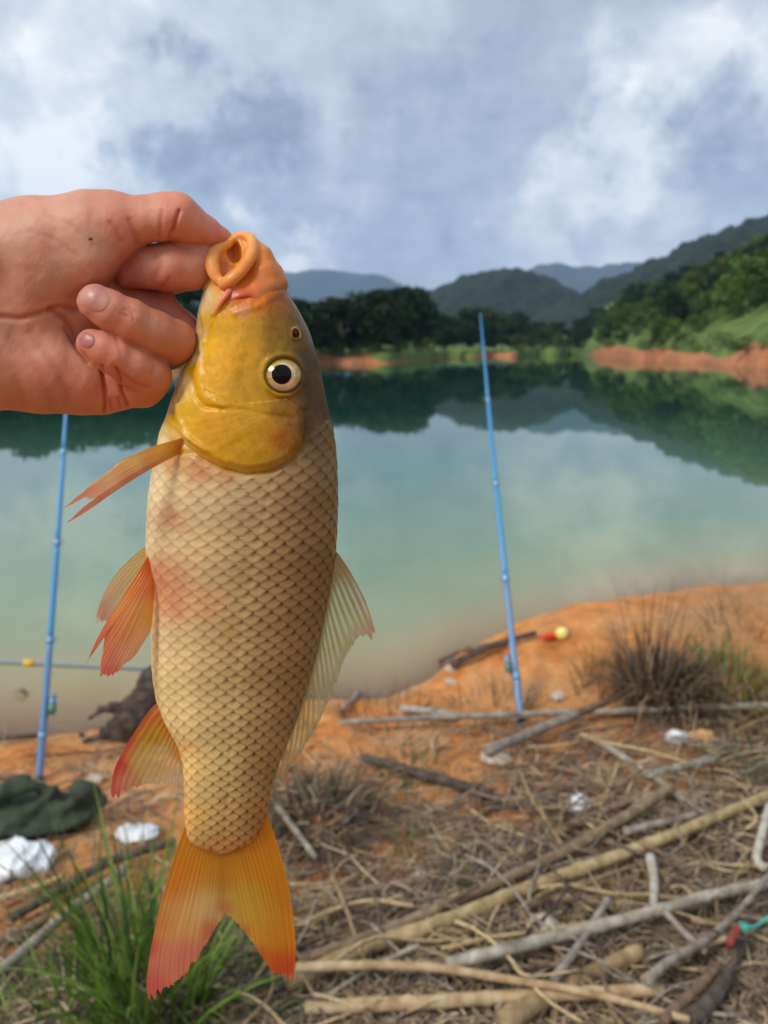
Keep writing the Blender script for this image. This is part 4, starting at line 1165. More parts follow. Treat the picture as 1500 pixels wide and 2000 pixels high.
# little bump on the edge of the hand
hand = smin(hand, sd_ell(P, (198, 792, 20), (22, 15, 18)), 10)
HV, HQ = nets(hand.astype(np.float32), xs, ys, zs)
HN = vnormals(HV, HQ)
hx, hy, hz_ = HV.T
near = sstep(-340, -150, hx)
hd = .5 * fbm(HV, .075, 3, 26.0) * near + 1.2 * fbm(HV, .018, 3, 21.0) * near
frontm = sstep(-.05, -.5, HN[:, 2])
CREASE = [([(338, 452), (343, 432), (350, 412)], 5.5, 4), ([(312, 462), (314, 438), (317, 412)], 2.2, 4), ([(330, 468), (334, 452)], 3, 4), ([(268, 476), (262, 452), (254, 430)], 2.5, 6), ([(237, 470), (228, 450), (216, 436)], 2.2, 6),
          ([(204, 806), (205, 770), (202, 732), (198, 716)], 6, 3.6), ([(218, 800), (214, 780)], 3, 3), ([(248, 792), (238, 765), (233, 738), (228, 722)], 6, 3.6), ([(234, 796), (230, 778)], 3, 3),
          ([(222, 716), (248, 738), (272, 752), (292, 756)], 3, 4), ([(0, 618), (40, 622), (80, 612), (120, 600), (150, 606)], 4.5, 6), ([(100, 604), (128, 622), (142, 644), (152, 664)], 5, 6), ([(20, 660), (52, 690), (80, 730), (100, 790)], 1.6, 11), ([(60, 650), (92, 690), (118, 730), (132, 780)], 1.8, 10),
          ([(0, 690), (30, 730), (50, 790)], 1.4, 10), ([(128, 640), (152, 680), (172, 706)], 3, 5), ([(244, 604), (258, 612), (262, 626)], 2.0, 3), ([(236, 612), (250, 618)], 1.6, 3), ([(254, 600), (268, 612)], 1.4, 3), ([(300, 716), (296, 730)], 1.4, 3), ([(228, 660), (236, 690)], 1.5, 5),
          ([(305, 500), (312, 520), (306, 540)], 1.6, 6), ([(318, 560), (330, 545)], 2, 4), ([(60, 450), (110, 470), (150, 500)], 1.2, 6), ([(90, 415), (140, 440), (180, 480)], 1.0, 6)]
cre = np.zeros(len(HV))
for line, dep, wd in CREASE:
    g = np.exp(-(dist_poly(hx, hy, line) / wd) ** 2) * frontm
    hd -= dep * g; cre = np.maximum(cre, g * min(1, dep / 5))
HVd = HV + HN * hd[:, None]
# skin colour: redder joints, tips, creases; lit left, shaded lower right painted in
SK = (206, 152, 126); RD = (206, 126, 100)
HC = [(-400, 620, (205, 150, 124), 260), (60, 470, (206, 156, 132), 60), (0, 560, (204, 150, 126), 60), (130, 430, (210, 154, 128), 50), (200, 420, (212, 142, 118), 30), (225, 420, (214, 130, 108), 18), (290, 420, (208, 144, 116), 34), (345, 400, (212, 140, 112), 26), (380, 440, (214, 138, 110), 30), (430, 470, (212, 132, 104), 24),
      (330, 515, (206, 138, 112), 40), (260, 530, (190, 116, 100), 24), (400, 510, (204, 140, 108), 30), (320, 600, (196, 118, 92), 30), (170, 585, (204, 136, 118), 20), (240, 620, (208, 142, 114), 26), (310, 660, (200, 138, 106), 30), (365, 690, (194, 118, 84), 24),
      (170, 665, (200, 124, 106), 16), (215, 690, (210, 138, 112), 20), (280, 725, (204, 134, 104), 26), (325, 740, (198, 120, 86), 20), (60, 650, (206, 144, 116), 50), (60, 730, (204, 140, 110), 50), (130, 700, (206, 140, 112), 30), (150, 770, (200, 128, 96), 30), (220, 760, (202, 116, 92), 22), (270, 780, (200, 122, 88), 24), (60, 790, (196, 124, 90), 30)]
hcol = rbf_col(hx, hy, HC, 1.0) * np.array([.95, .89, .83])
blot = fbm(HV, .012, 4, 22.0)
hcol = hcol * (1 + .09 * blot[:, None] + .035 * fbm(HV, .09, 3, 25.0)[:, None]); hcol[:, 1] *= 1 - .09 * fbm(HV, .03, 3, 23.0); hcol[:, 2] *= 1 - .09 * fbm(HV, .03, 3, 23.0)
hcol = hcol * (1 - cre[:, None] * np.array([.22, .45, .5])[None])
hand_o = empty('hand', held(np.array([0., 620, 20])), 'bare hand with two curled fingers, thumb and forefinger pinching the fish lip', 'hand')
part('skin', held(HVd), hand_o, quads=HQ, mat=M_SKIN, col=np.clip(hcol, .01, .9))
HAND_BVH = BVHTree.FromPolygons([tuple(p) for p in HVd], [tuple(q) for q in HQ.tolist()])


def nail(cx_, cy_, ang, a, b, col, n=9, m=28):
    r = np.linspace(0, 1, n); t = np.linspace(0, 2 * math.pi, m, endpoint=False)
    R, Tt = np.meshgrid(r, t, indexing='ij')
    sq = np.abs(np.cos(Tt)) ** 2.6 + np.abs(np.sin(Tt)) ** 2.6
    lx_ = a * R * np.cos(Tt) / sq ** (1 / 2.6); ly_ = b * R * np.sin(Tt) / sq ** (1 / 2.6)
    xx = cx_ + lx_ * math.cos(ang) - ly_ * math.sin(ang); yy = cy_ + lx_ * math.sin(ang) + ly_ * math.cos(ang)
    zz = np.array([surf_z(HAND_BVH, x, y, -80) for x, y in zip(xx.ravel(), yy.ravel())]).reshape(xx.shape)
    zz -= 1.5 * (1 - R ** 6) + .3
    zz[-1] += 1.5
    V = np.stack([xx, yy, zz], -1).reshape(-1, 3)
    Ii, Jj = np.meshgrid(np.arange(n - 1), np.arange(m), indexing='ij'); J2 = (Jj + 1) % m
    Q = np.stack([Ii * m + Jj, Ii * m + J2, (Ii + 1) * m + J2, (Ii + 1) * m + Jj], -1).reshape(-1, 4)
    c = np.tile(lin(col), (len(V), 1)); tip = sstep(-.4, -.95, (lx_ / a).ravel()); c = c * (1 - .0 * tip[:, None]) + .10 * tip[:, None]
    lun = sstep(.6, 1.0, (lx_ / a).ravel()); c = c * (1 + .12 * lun[:, None])
    return part('fingernail', held(V), hand_o, quads=Q, mat=M_NAIL, col=np.clip(c, 0, .9))


M_NAIL = principled('nail', (.6, .4, .36), .42, attr='col', Coat_Weight=.1, Coat_Roughness=.3, Subsurface_Weight=.1)
nail(185, 583, .48, 31, 25, (196, 132, 116))
nail(168, 664, .42, 18, 16, (180, 110, 100))
mv, mq, _, _ = dome(176, 466, surf_z(HAND_BVH, 176, 466) + 1, 5.5, 4.5, 2.2, 8, 18)
part('mole', held(mv), hand_o, quads=mq, mat=principled('mole_brown', lint(92, 62, 52), .6))
# ================================================================== things on the bank
def wood(name, c1, c2, c3, rough=.85):
    return noisy(name, c1, c2, 26, rough, c3=c3, stretch=(1, 1, 1), bump=(70, .5, .004), obj_random=.16)


M_GREY = wood('weathered_wood', lint(104, 92, 80), lint(150, 138, 122), lint(186, 176, 162))
M_PALE = wood('dry_reed', lint(150, 122, 82), lint(196, 168, 122), lint(220, 200, 160))
M_TAN = wood('tan_reed', lint(122, 98, 66), lint(160, 134, 94), lint(194, 170, 130))
M_DARK = wood('dark_wood', lint(54, 44, 38), lint(84, 70, 60), lint(120, 104, 90))
M_BROWN = wood('brown_wood', lint(88, 68, 50), lint(126, 102, 78), lint(160, 136, 108))
M_WHITEW = wood('bleached_wood', lint(140, 130, 114), lint(180, 170, 154), lint(204, 196, 182))


def z7(*p): return [(540 + x / 1.5625, 1400 + y / 1.5625) for x, y in p]
def z6(*p): return [(600 + x / 1.66667, 1050 + y / 1.66667) for x, y in p]
def z8(*p): return [(x / 2.5, 1200 + y / 2.5) for x, y in p]


def stick_geo(pix, r0, r1, lift, seed, nodes=0, n=None):
    pix = np.asarray(pix, float)
    npt = n or max(14, int(np.linalg.norm(np.diff(pix, axis=0), axis=1).sum() / (7 if nodes else 14)))
    d0 = ground_pt(pix[:, 0], pix[:, 1]); dist = np.linalg.norm(d0 - CAM, axis=1).mean()
    rad = np.linspace(r0, r1, npt) * dist / F_PX
    pts = smooth_line(ground_pt(pix[:, 0], pix[:, 1], lift + np.linspace(r0, r1, len(pix)) * dist / F_PX * .8), npt, 3)
    rg = np.random.default_rng(seed)
    rad = rad * (1 + .03 * smooth1(rg.standard_normal(len(rad)), 3))
    if nodes:
        for c in np.linspace(.08, .95, nodes) + rg.uniform(-.02, .02, nodes):
            rad = rad * (1 + .16 * np.exp(-((np.linspace(0, 1, len(rad)) - c) * len(rad) / 1.0) ** 2))
    return tube(pts, rad, 9, True, .018, seed), pts


STICKS = [  # name, label, pixels, radius px at both ends, lift, material, joints
    ('reed_stalk', 'long tan reed stalk lying slantwise across the litter', z7((30, 815), (300, 690), (480, 640), (800, 510), (1000, 440), (1250, 345), (1520, 232)), 12, 10, .05, M_TAN, 7),
    ('dead_branch', 'straight grey-brown branch lying alongside the long tan reed', z7((70, 745), (330, 655), (600, 540), (880, 415), (1060, 310), (1205, 213)), 8, 10.5, .055, M_BROWN, 0),
    ('dead_branch', 'smooth silver-grey branch resting on top of the tangled twigs', z7((520, 755), (740, 700), (900, 660), (1170, 590), (1300, 550), (1520, 503)), 9.5, 8.5, .085, M_GREY, 6),
    ('reed_stalk', 'thick pale straw-coloured cane lying level at the bank edge by the tail', z7((90, 886), (400, 875), (700, 855), (1000, 840), (1180, 835)), 11, 10, .06, M_PALE, 5),
    ('reed_stalk', 'slender pale reed drooping across the thick pale cane', z7((60, 765), (300, 755), (500, 765), (700, 800), (870, 825), (1050, 865), (1260, 925)), 7.5, 5, .10, M_PALE, 5),
    ('reed_stalk', 'short fat broken piece of pale cane among the twigs', z7((690, 932), (900, 812), (1110, 715)), 16, 13, .045, M_TAN, 3),
    ('dead_branch', 'thin grey twig leaning over the silver-grey branch', z7((846, 805), (930, 690), (1012, 555)), 7, 5.5, .10, M_GREY, 0),
    ('dead_branch', 'short bleached stick pointing at the silver-grey branch', z7((1140, 425), (1155, 500), (1150, 585)), 8, 6, .07, M_WHITEW, 0),
    ('dead_branch', 'bleached crooked stick beside the knotted green cord', z7((1506, 270), (1484, 350), (1458, 440), (1490, 462)), 7, 6, .08, M_WHITEW, 0),
    ('dead_branch', 'long curved grey twig crossing under the silver-grey branch', z7((1130, 810), (1190, 745), (1300, 690), (1400, 610), (1508, 475)), 7, 4, .11, M_GREY, 0),
    ('dead_branch', 'dark forked root standing in the tangled twigs', z7((1230, 935), (1310, 890), (1370, 800), (1400, 730), (1425, 655)), 13, 9, .06, M_DARK, 0),
    ('dead_branch', 'dark side root forking off beside the red rag', z7((1370, 800), (1400, 740), (1395, 690), (1440, 620)), 7, 4, .08, M_DARK, 0),
    ('dead_branch', 'grey twig below the dark forked root', z7((1180, 925), (1260, 850), (1340, 770)), 8, 6, .09, M_BROWN, 0),
    ('dead_branch', 'thin pale twig dropping behind the grey-brown branch', z7((1005, 90), (1130, 170), (1245, 255)), 6, 6, .035, M_GREY, 0),
    ('dead_branch', 'grey stick ending at the white and tan scraps', z7((1130, 178), (1220, 155), (1335, 128)), 7, 6.5, .04, M_GREY, 0),
    ('dead_branch', 'stout weathered branch slanting behind the foot of the fishing rod', z6((585, 695), (720, 640), (880, 572)), 10, 8, .05, M_GREY, 0),
    ('dead_branch', 'brown stick partly hidden behind the straight grey-brown branch', z7((800, 385), (940, 310), (1155, 228)), 8, 6, .03, M_BROWN, 0),
    ('dead_branch', 'dark thin stick beside the white foam lump', z7((715, 278), (850, 232), (965, 208)), 5, 4, .02, M_DARK, 0),
    ('dead_branch', 'blackish branch lying over the bare orange patch', z7((270, 125), (450, 178), (560, 210), (655, 240)), 8, 11, .02, M_DARK, 0),
    ('dead_branch', 'mottled broken branch lying behind the tan reed', z7((200, 545), (330, 520), (465, 497)), 8, 9, .02, M_BROWN, 0),
    ('dead_branch', 'brown stick wedged below the tan reed', z7((530, 665), (700, 592), (860, 548), (980, 560)), 10, 7, .03, M_BROWN, 0),
    ('dead_branch', 'long level grey branch lying along the foot of the orange mound', z6((110, 602), (350, 588), (600, 578), (900, 568), (1200, 558), (1540, 546)), 5, 7, .04, M_GREY, 0),
    ('dead_branch', 'short bleached stick by the waterline below the fin', z6((305, 556), (400, 566), (475, 582)), 7, 8, .02, M_WHITEW, 0),
    ('dead_branch', 'dark driftwood stick on the water edge of the mound', z6((470, 415), (600, 350), (745, 310)), 8, 5, .03, M_DARK, 0),
    ('dead_branch', 'grey log fragments at the tip of the mound', z6((430, 400), (520, 360), (650, 345)), 4, 5, .02, M_BROWN, 0),
    ('dead_branch', 'dark charred stick leading from the green grass to the pale branch', z8((50, 1485), (250, 1370), (400, 1280), (560, 1190), (850, 1110)), 8, 8, .03, M_DARK, 0),
    ('dead_branch', 'long pale grey pole slanting out of the green grass', z8((-60, 1790), (150, 1620), (330, 1450), (480, 1350), (615, 1238)), 9, 8, .05, M_GREY, 0),
    ('dead_branch', 'short brown stick under the pale grey pole', z8((-30, 1615), (110, 1545), (235, 1478)), 8, 7, .02, M_BROWN, 0),
    ('reed_stalk', 'flattened pale reed beside the white bag', z8((-30, 1398), (150, 1342), (310, 1278)), 6, 4, .02, M_PALE, 3),
    ('dead_branch', 'thin dark log at the waterline by the rod', z8((-60, 606), (60, 602), (200, 590)), 5, 4, .02, M_DARK, 0),
    ('dead_branch', 'grey stick lying behind the foot of the rod', z8((-60, 800), (40, 792), (150, 800)), 6, 5, .02, M_BROWN, 0),
    ('dead_branch', 'dark stick poking out of the water beside the dorsal fin', [(640, 1338), (658, 1334), (676, 1337)], 9, 6, .0, M_DARK, 0),
    ('dead_branch', 'grey twig lying in the straw below the dorsal fin', [(700, 1350), (690, 1368), (668, 1384)], 4, 5, .01, M_GREY, 0),
    ('dead_branch', 'pale straight twig beside the brown grass clump', z7((0, 270), (60, 350), (120, 430)), 6, 5, .05, M_GREY, 0),
    ('dead_branch', 'brown branch lying below the big dry tussock', z6((820, 600), (1000, 520), (1120, 500), (1300, 560)), 7, 5, .05, M_BROWN, 0),
    ('dead_branch', 'grey branch at the edge of the leafy litter above the bleached stick', z7((1060, 352), (1180, 322), (1280, 300)), 7, 6, .05, M_GREY, 0),
    ('reed_stalk', 'thin tan stalk running below the silver-grey branch', z7((1120, 805), (1260, 710), (1400, 665)), 6, 5, .08, M_PALE, 3),
    ('dead_branch', 'slim pale stick crossing the curved grey twig', z7((1180, 590), (1245, 660), (1310, 720)), 5, 5, .10, M_GREY, 0),
]
for i, (nm, lb, px, r0, r1, lf, mt, nd) in enumerate(STICKS):
    (v_, q_, t_), pts = stick_geo(px, r0, r1, lf, 200 + i, nd)
    o = single(nm, v_, pts[0], quads=q_, tris=t_, mat=mt)
    props(o, lb, 'stick', 'sticks and reeds lying on the bank')

# loose twigs: a few shapes, copied, dense towards the tangle
twig_me = []
for k in range(10):
    rg = np.random.default_rng(300 + k)
    p = smooth_line(np.c_[np.linspace(-.5, .5, 5), .07 * rg.standard_normal(5), .03 * rg.standard_normal(5)], 12)
    g = [tube(p, np.linspace(.016, .008, 12), 6, True, .06, k)]
    if k % 2:
        s = p[6]; g.append(tube(smooth_line([s, s + (.12, .10 * rg.choice([-1, 1]), .03), s + (.28, .16 * rg.choice([-1, 1]), .05)], 8), np.linspace(.008, .004, 8), 5))
    v_, q_, t_ = merge(g)
    twig_me.append((v_, q_, t_))
TW = {}
for k, g in enumerate(twig_me):
    for mi, mt in enumerate((M_GREY, M_BROWN, M_PALE, M_DARK, M_TAN)):
        TW[k, mi] = mesh_data('twig', g[0], quads=g[1], tris=g[2], mat=mt)
rg = np.random.default_rng(12)
cnt = 0
while cnt < 280:
    px = rg.uniform(-60, 1560); py = rg.uniform(1420, 2060)
    tangle = sstep(-500, 500, (px - 750) + 1.6 * (py - 1650))
    if rg.uniform() > .12 + .88 * tangle: continue
    p = ground_pt(np.array(px), np.array(py))
    if shore_y(p[0]) - p[1] < .25: continue
    ln = rg.uniform(.10, .42) * (1 + .3 * tangle)
    mi = rg.choice(5, p=[.30, .28, .16, .14, .12])
    o = obj('twig', TW[int(rg.integers(10)), int(mi)])
    o.location = (p[0], p[1], ground_z(p[0], p[1]) + rg.uniform(.005, .02 + .07 * tangle))
    o.scale = (ln, ln * rg.uniform(.5, 1.0) * (.9 if ln > .3 else 1.3), ln * rg.uniform(.6, 1.0))
    o.rotation_euler = (rg.uniform(-.25, .25), rg.uniform(-.22, .22), rg.normal(.35, .75) + (math.pi if rg.uniform() < .5 else 0))
    props(o, 'loose thin dry twig lying in the litter of the bank', 'twig', 'loose twigs in the litter')
    cnt += 1

# dead grass, bark and straw that nobody could count
def straw(n, seed, area, lenr, wid, zr, dirs=(.3, 1.0), accept=None, curl=.15, droop=.2):
    rg = np.random.default_rng(seed)
    px = rg.uniform(area[0], area[2], n); py = rg.uniform(area[1], area[3], n)
    if accept is not None:
        k = rg.uniform(size=n) < accept(px, py); px, py = px[k], py[k]
    p = ground_pt(px, py); n = len(p)
    k = (shore_y(p[:, 0]) - p[:, 1]) > .12; p = p[k]; n = len(p)
    ln = rg.uniform(*lenr, n); a = rg.normal(dirs[0], dirs[1], n) + np.where(rg.uniform(size=n) < .5, math.pi, 0)
    d = np.stack([np.cos(a), np.sin(a), rg.normal(0, .16, n)], 1); side = np.stack([-np.sin(a), np.cos(a), rg.normal(0, .5, n)], 1); side /= np.linalg.norm(side, axis=1)[:, None]
    z = ground_z(p[:, 0], p[:, 1]) + rg.uniform(*zr, n); c = np.stack([p[:, 0], p[:, 1], z], 1)
    w = rg.uniform(wid[0], wid[1], n)
    t = np.array([-.5, -.17, .17, .5]); cu = rg.normal(0, curl, n)
    V = []
    for ti in t:
        m_ = c + d * (ti * ln)[:, None] + side * (cu * ln * (ti * ti * 4 - .5))[:, None] - np.array([0, 0, 1.0]) * (droop * ln * ti * ti)[:, None] * .4
        ww = w * (1 - .7 * abs(ti) * 1.2)
        V += [m_ - side * ww[:, None], m_ + side * ww[:, None]]
    V = np.stack(V, 1)                     # n, 8, 3
    V[..., 2] = np.maximum(V[..., 2], (ground_z(V[..., 0], V[..., 1]) + .002))
    b0 = (np.arange(n) * 8)[:, None, None]
    Q = (b0 + np.array([[0, 1, 3, 2], [2, 3, 5, 4], [4, 5, 7, 6]])[None]).reshape(-1, 4)
    pal = np.array([lin(c_) for c_ in ((150, 128, 96), (176, 152, 116), (120, 100, 78), (196, 174, 138), (92, 76, 62), (164, 140, 104), (140, 124, 104), (74, 60, 54), (110, 94, 84))])
    col = pal[rg.integers(len(pal), size=n)] * rg.uniform(.75, 1.2, n)[:, None]
    return V.reshape(-1, 3), Q, np.repeat(col, 8, 0)


M_STRAW = principled('straw', (.4, .3, .2), .8, attr='col')
def patchy(px, py): return sstep(-.35, .45, fbm(np.stack([px / 150.0, py / 60.0], 1), 1.0, 3, 55.0))
def acc1(px, py): return (.16 + .84 * sstep(-500, 450, (px - 750) + 1.7 * (py - 1700))) * (.25 + .75 * np.maximum(patchy(px, py), sstep(1750, 1900, py)))
v_, q_, c_ = straw(26000, 41, (-150, 1400, 1650, 2150), (.05, .24), (.0012, .0042), (.004, .055), accept=acc1)
props(obj('dead_grass', mesh_data('dead_grass', v_, quads=q_, mat=M_STRAW, col=c_)), 'matted dry straw and leaf litter covering the bank', 'straw', kind='stuff')
def acc3(px, py): return np.where((px > -150) & (px < 1650) & (py < 2150), 0, (.15 + .85 * sstep(-500, 450, (px - 750) + 1.7 * (py - 1700)) * sstep(3200, 1700, px) * sstep(-2000, 200, px)) * (.35 + .65 * patchy(px, py)))
v_, q_, c_ = straw(46000, 43, (-1800, 1400, 3200, 3600), (.06, .26), (.0015, .0045), (.004, .05), accept=acc3)
props(obj('dead_grass', mesh_data('dead_grass', v_, quads=q_, mat=M_STRAW, col=c_)), 'dry straw thinning out over the rest of the bank', 'straw', kind='stuff')
def acc2(px, py): return .30 + .70 * sstep(1500, 1800, py) * patchy(px, py)
v_, q_, c_ = straw(9000, 42, (-150, 1395, 1650, 2120), (.010, .045), (.0015, .005), (.001, .010), dirs=(.3, 2.0), accept=acc2)
props(obj('leaf_litter', mesh_data('leaf_litter', v_, quads=q_, mat=M_STRAW, col=c_ * .8)), 'small crumbs of bark and dead leaves on the earth', 'litter', kind='stuff')


# tufts of grass
def tuft(name, px, py, n, h, spread, cols, seed, label, width=.004, lean=(0, 0), droop=.5, cat='grass', foot=.06, group=None):
    rg = np.random.default_rng(seed)
    c = ground_pt(np.array(px), np.array(py))
    a = rg.uniform(0, 6.28, n); r = foot * np.sqrt(rg.uniform(0, 1, n))
    b0 = np.stack([c[0] + r * np.cos(a), c[1] + r * np.sin(a), 0 * a], 1); b0[:, 2] = ground_z(b0[:, 0], b0[:, 1]) - .005
    hh = h * rg.uniform(.35, 1.05, n); out_ = spread * rg.uniform(.2, 1.2, n); a2 = a + rg.normal(0, .6, n)
    K = 6; t = np.linspace(0, 1, K)
    dr = droop * rg.uniform(.3, 1.5, n)
    P_ = b0[:, None] + np.stack([(np.cos(a2) * out_ * h + lean[0])[:, None] * t ** 1.5, (np.sin(a2) * out_ * h + lean[1])[:, None] * t ** 1.5, hh[:, None] * (t - dr[:, None] * .5 * t ** 3)], -1)
    sd = np.stack([-np.sin(a2), np.cos(a2), 0 * a2], 1)
    yaw = rg.uniform(-1, 1, n); sd = sd * np.cos(yaw)[:, None] + np.stack([np.cos(a2), np.sin(a2), 0 * a2], 1) * np.sin(yaw)[:, None]
    w = width * rg.uniform(.6, 1.3, n)[:, None] * (1 - t ** 2.2)[None] + .0003
    V = np.stack([P_ - sd[:, None] * w[..., None], P_ + sd[:, None] * w[..., None]], 2).reshape(n, 2 * K, 3)
    f = np.array([[2 * k, 2 * k + 1, 2 * k + 3, 2 * k + 2] for k in range(K - 1)])
    Q = ((np.arange(n) * 2 * K)[:, None, None] + f[None]).reshape(-1, 4)
    pal = np.array([lin(q) for q in cols]); col = pal[rg.integers(len(pal), size=n)] * rg.uniform(.75, 1.25, n)[:, None]
    o = single(name, V.reshape(-1, 3), c, quads=Q, mat=M_BLADE, col=np.repeat(col, 2 * K, 0))
    return props(o, label, cat, group)


M_BLADE = bpy.data.materials.new('grass_blade'); M_BLADE.use_nodes = True; nt = M_BLADE.node_tree; b = nt.nodes['Principled BSDF']
at = N(nt, 'ShaderNodeAttribute', attribute_name='col'); L(nt, at.outputs['Color'], b.inputs['Base Color']); b.inputs['Roughness'].default_value = .5
tl = N(nt, 'ShaderNodeBsdfTranslucent'); L(nt, at.outputs['Color'], tl.inputs[0]); mxs = N(nt, 'ShaderNodeMixShader', i_0=.3)
L(nt, b.outputs[0], mxs.inputs[1]); L(nt, tl.outputs[0], mxs.inputs[2]); L(nt, mxs.outputs[0], nt.nodes['Material Output'].inputs[0])
GRN = [(98, 124, 42), (120, 148, 54), (80, 108, 36), (136, 158, 72), (68, 92, 34)]
DRY = [(104, 84, 66), (134, 112, 86), (84, 68, 56), (160, 136, 104), (70, 58, 50)]
tuft('grass_tuft', 300, 1990, 170, .50, .55, GRN, 61, 'tall green grass tuft with long upright blades standing beside the tail fin', .0052, droop=.35, foot=.13, lean=(-.03, 0))
tuft('grass_tuft', 225, 1900, 60, .50, .45, GRN, 62, 'thin green grass blades rising past the pale grey pole', .0036, droop=.25, foot=.09)
tuft('grass_tuft', 120, 2010, 120, .20, .8, GRN + DRY[:2], 63, 'short green and straw-coloured grass at the foot of the tall green tuft', .0035, foot=.14)
tuft('grass_tuft', 420, 1960, 160, .17, .9, GRN[2:], 64, 'low dark green grass growing under the fork of the tail', .004, foot=.12)
tuft('dry_tussock', 1290, 1368, 420, .34, .75, DRY, 65, 'big dry brown grass tussock in front of the orange mound', .0055, droop=1.1, foot=.16)
tuft('dry_tussock', 1262, 1352, 26, .60, .28, DRY, 66, 'few tall thin dead stems standing up out of the brown tussock', .0035, droop=.2, foot=.12)
tuft('grass_tuft', 1425, 1352, 300, .22, .7, [(112, 120, 52), (134, 136, 66), (92, 104, 44), (150, 142, 84)], 67, 'green grass tuft growing beside the dry brown tussock', .004, droop=.5, foot=.20)
tuft('dry_tussock', 625, 1610, 420, .20, 1.2, DRY + [(108, 104, 70)], 68, 'flattened brown grass clump lying between the dorsal fin and the tan reed', .0042, droop=1.4, foot=.17)
tuft('grass_tuft', 800, 1500, 90, .11, .8, [(110, 118, 60), (134, 134, 80), (96, 100, 56)], 69, 'small sparse green tuft on the blackish branch', .0026, foot=.12)
tuft('grass_tuft', 1428, 1512, 120, .13, .8, [(104, 116, 58), (130, 134, 80), (90, 98, 52)], 70, 'small green tuft beside the grey stick and the white scraps', .0028, foot=.12)
tuft('grass_tuft', 810, 1655, 70, .09, .9, [(104, 122, 62), (126, 140, 80)], 71, 'tiny pale green tuft in front of the brown clump', .0024, foot=.08)
tuft('grass_tuft', 1035, 1660, 60, .08, .9, [(90, 110, 56), (120, 132, 80)], 72, 'tiny green sprigs under the straight grey-brown branch', .0024, foot=.08)
tuft('grass_tuft', 885, 1722, 36, .08, .7, [(110, 140, 50), (130, 150, 70)], 73, 'tiny bright green sprig above the long tan reed', .0026, foot=.04)
tuft('dry_tussock', 760, 1400, 120, .16, .8, DRY + [(150, 130, 84)], 74, 'wispy straw-coloured grass at the waterline beside the dorsal fin', .0022, foot=.22)
tuft('dry_tussock', 960, 1395, 120, .14, .9, DRY + [(150, 130, 84)], 75, 'wispy dry grass around the foot of the upright rod', .0022, foot=.2)
tuft('dry_tussock', 1180, 1340, 90, .24, .5, [(150, 124, 70), (170, 140, 84), (124, 104, 60)], 76, 'thin yellow dry grass leaning on the mound beside the tussock', .0022, foot=.14)
tuft('dry_tussock', 1470, 1430, 160, .20, .9, DRY, 77, 'dry brown grass at the end of the level grey branch', .0032, foot=.22)
tuft('dry_tussock', 1460, 1240, 40, .30, .6, DRY + [(140, 130, 80)], 78, 'few dead stems on the crest of the orange mound', .002, foot=.2)


# ---- fishing rods
M_BLUE = principled('rod_blue', lint(60, 146, 200), .35, Coat_Weight=.3, Coat_Roughness=.15)
M_BLUE2 = principled('rod_purple', lint(100, 138, 180), .4, Coat_Weight=.2)
M_RING = principled('rod_silver', lint(130, 165, 195), .4, Metallic=.5)
M_REELG = principled('reel_green', lint(90, 130, 110), .35)
M_BLK = principled('rod_grip', lint(44, 48, 60), .7)
M_YEL = principled('line_yellow', lint(226, 190, 60), .5)


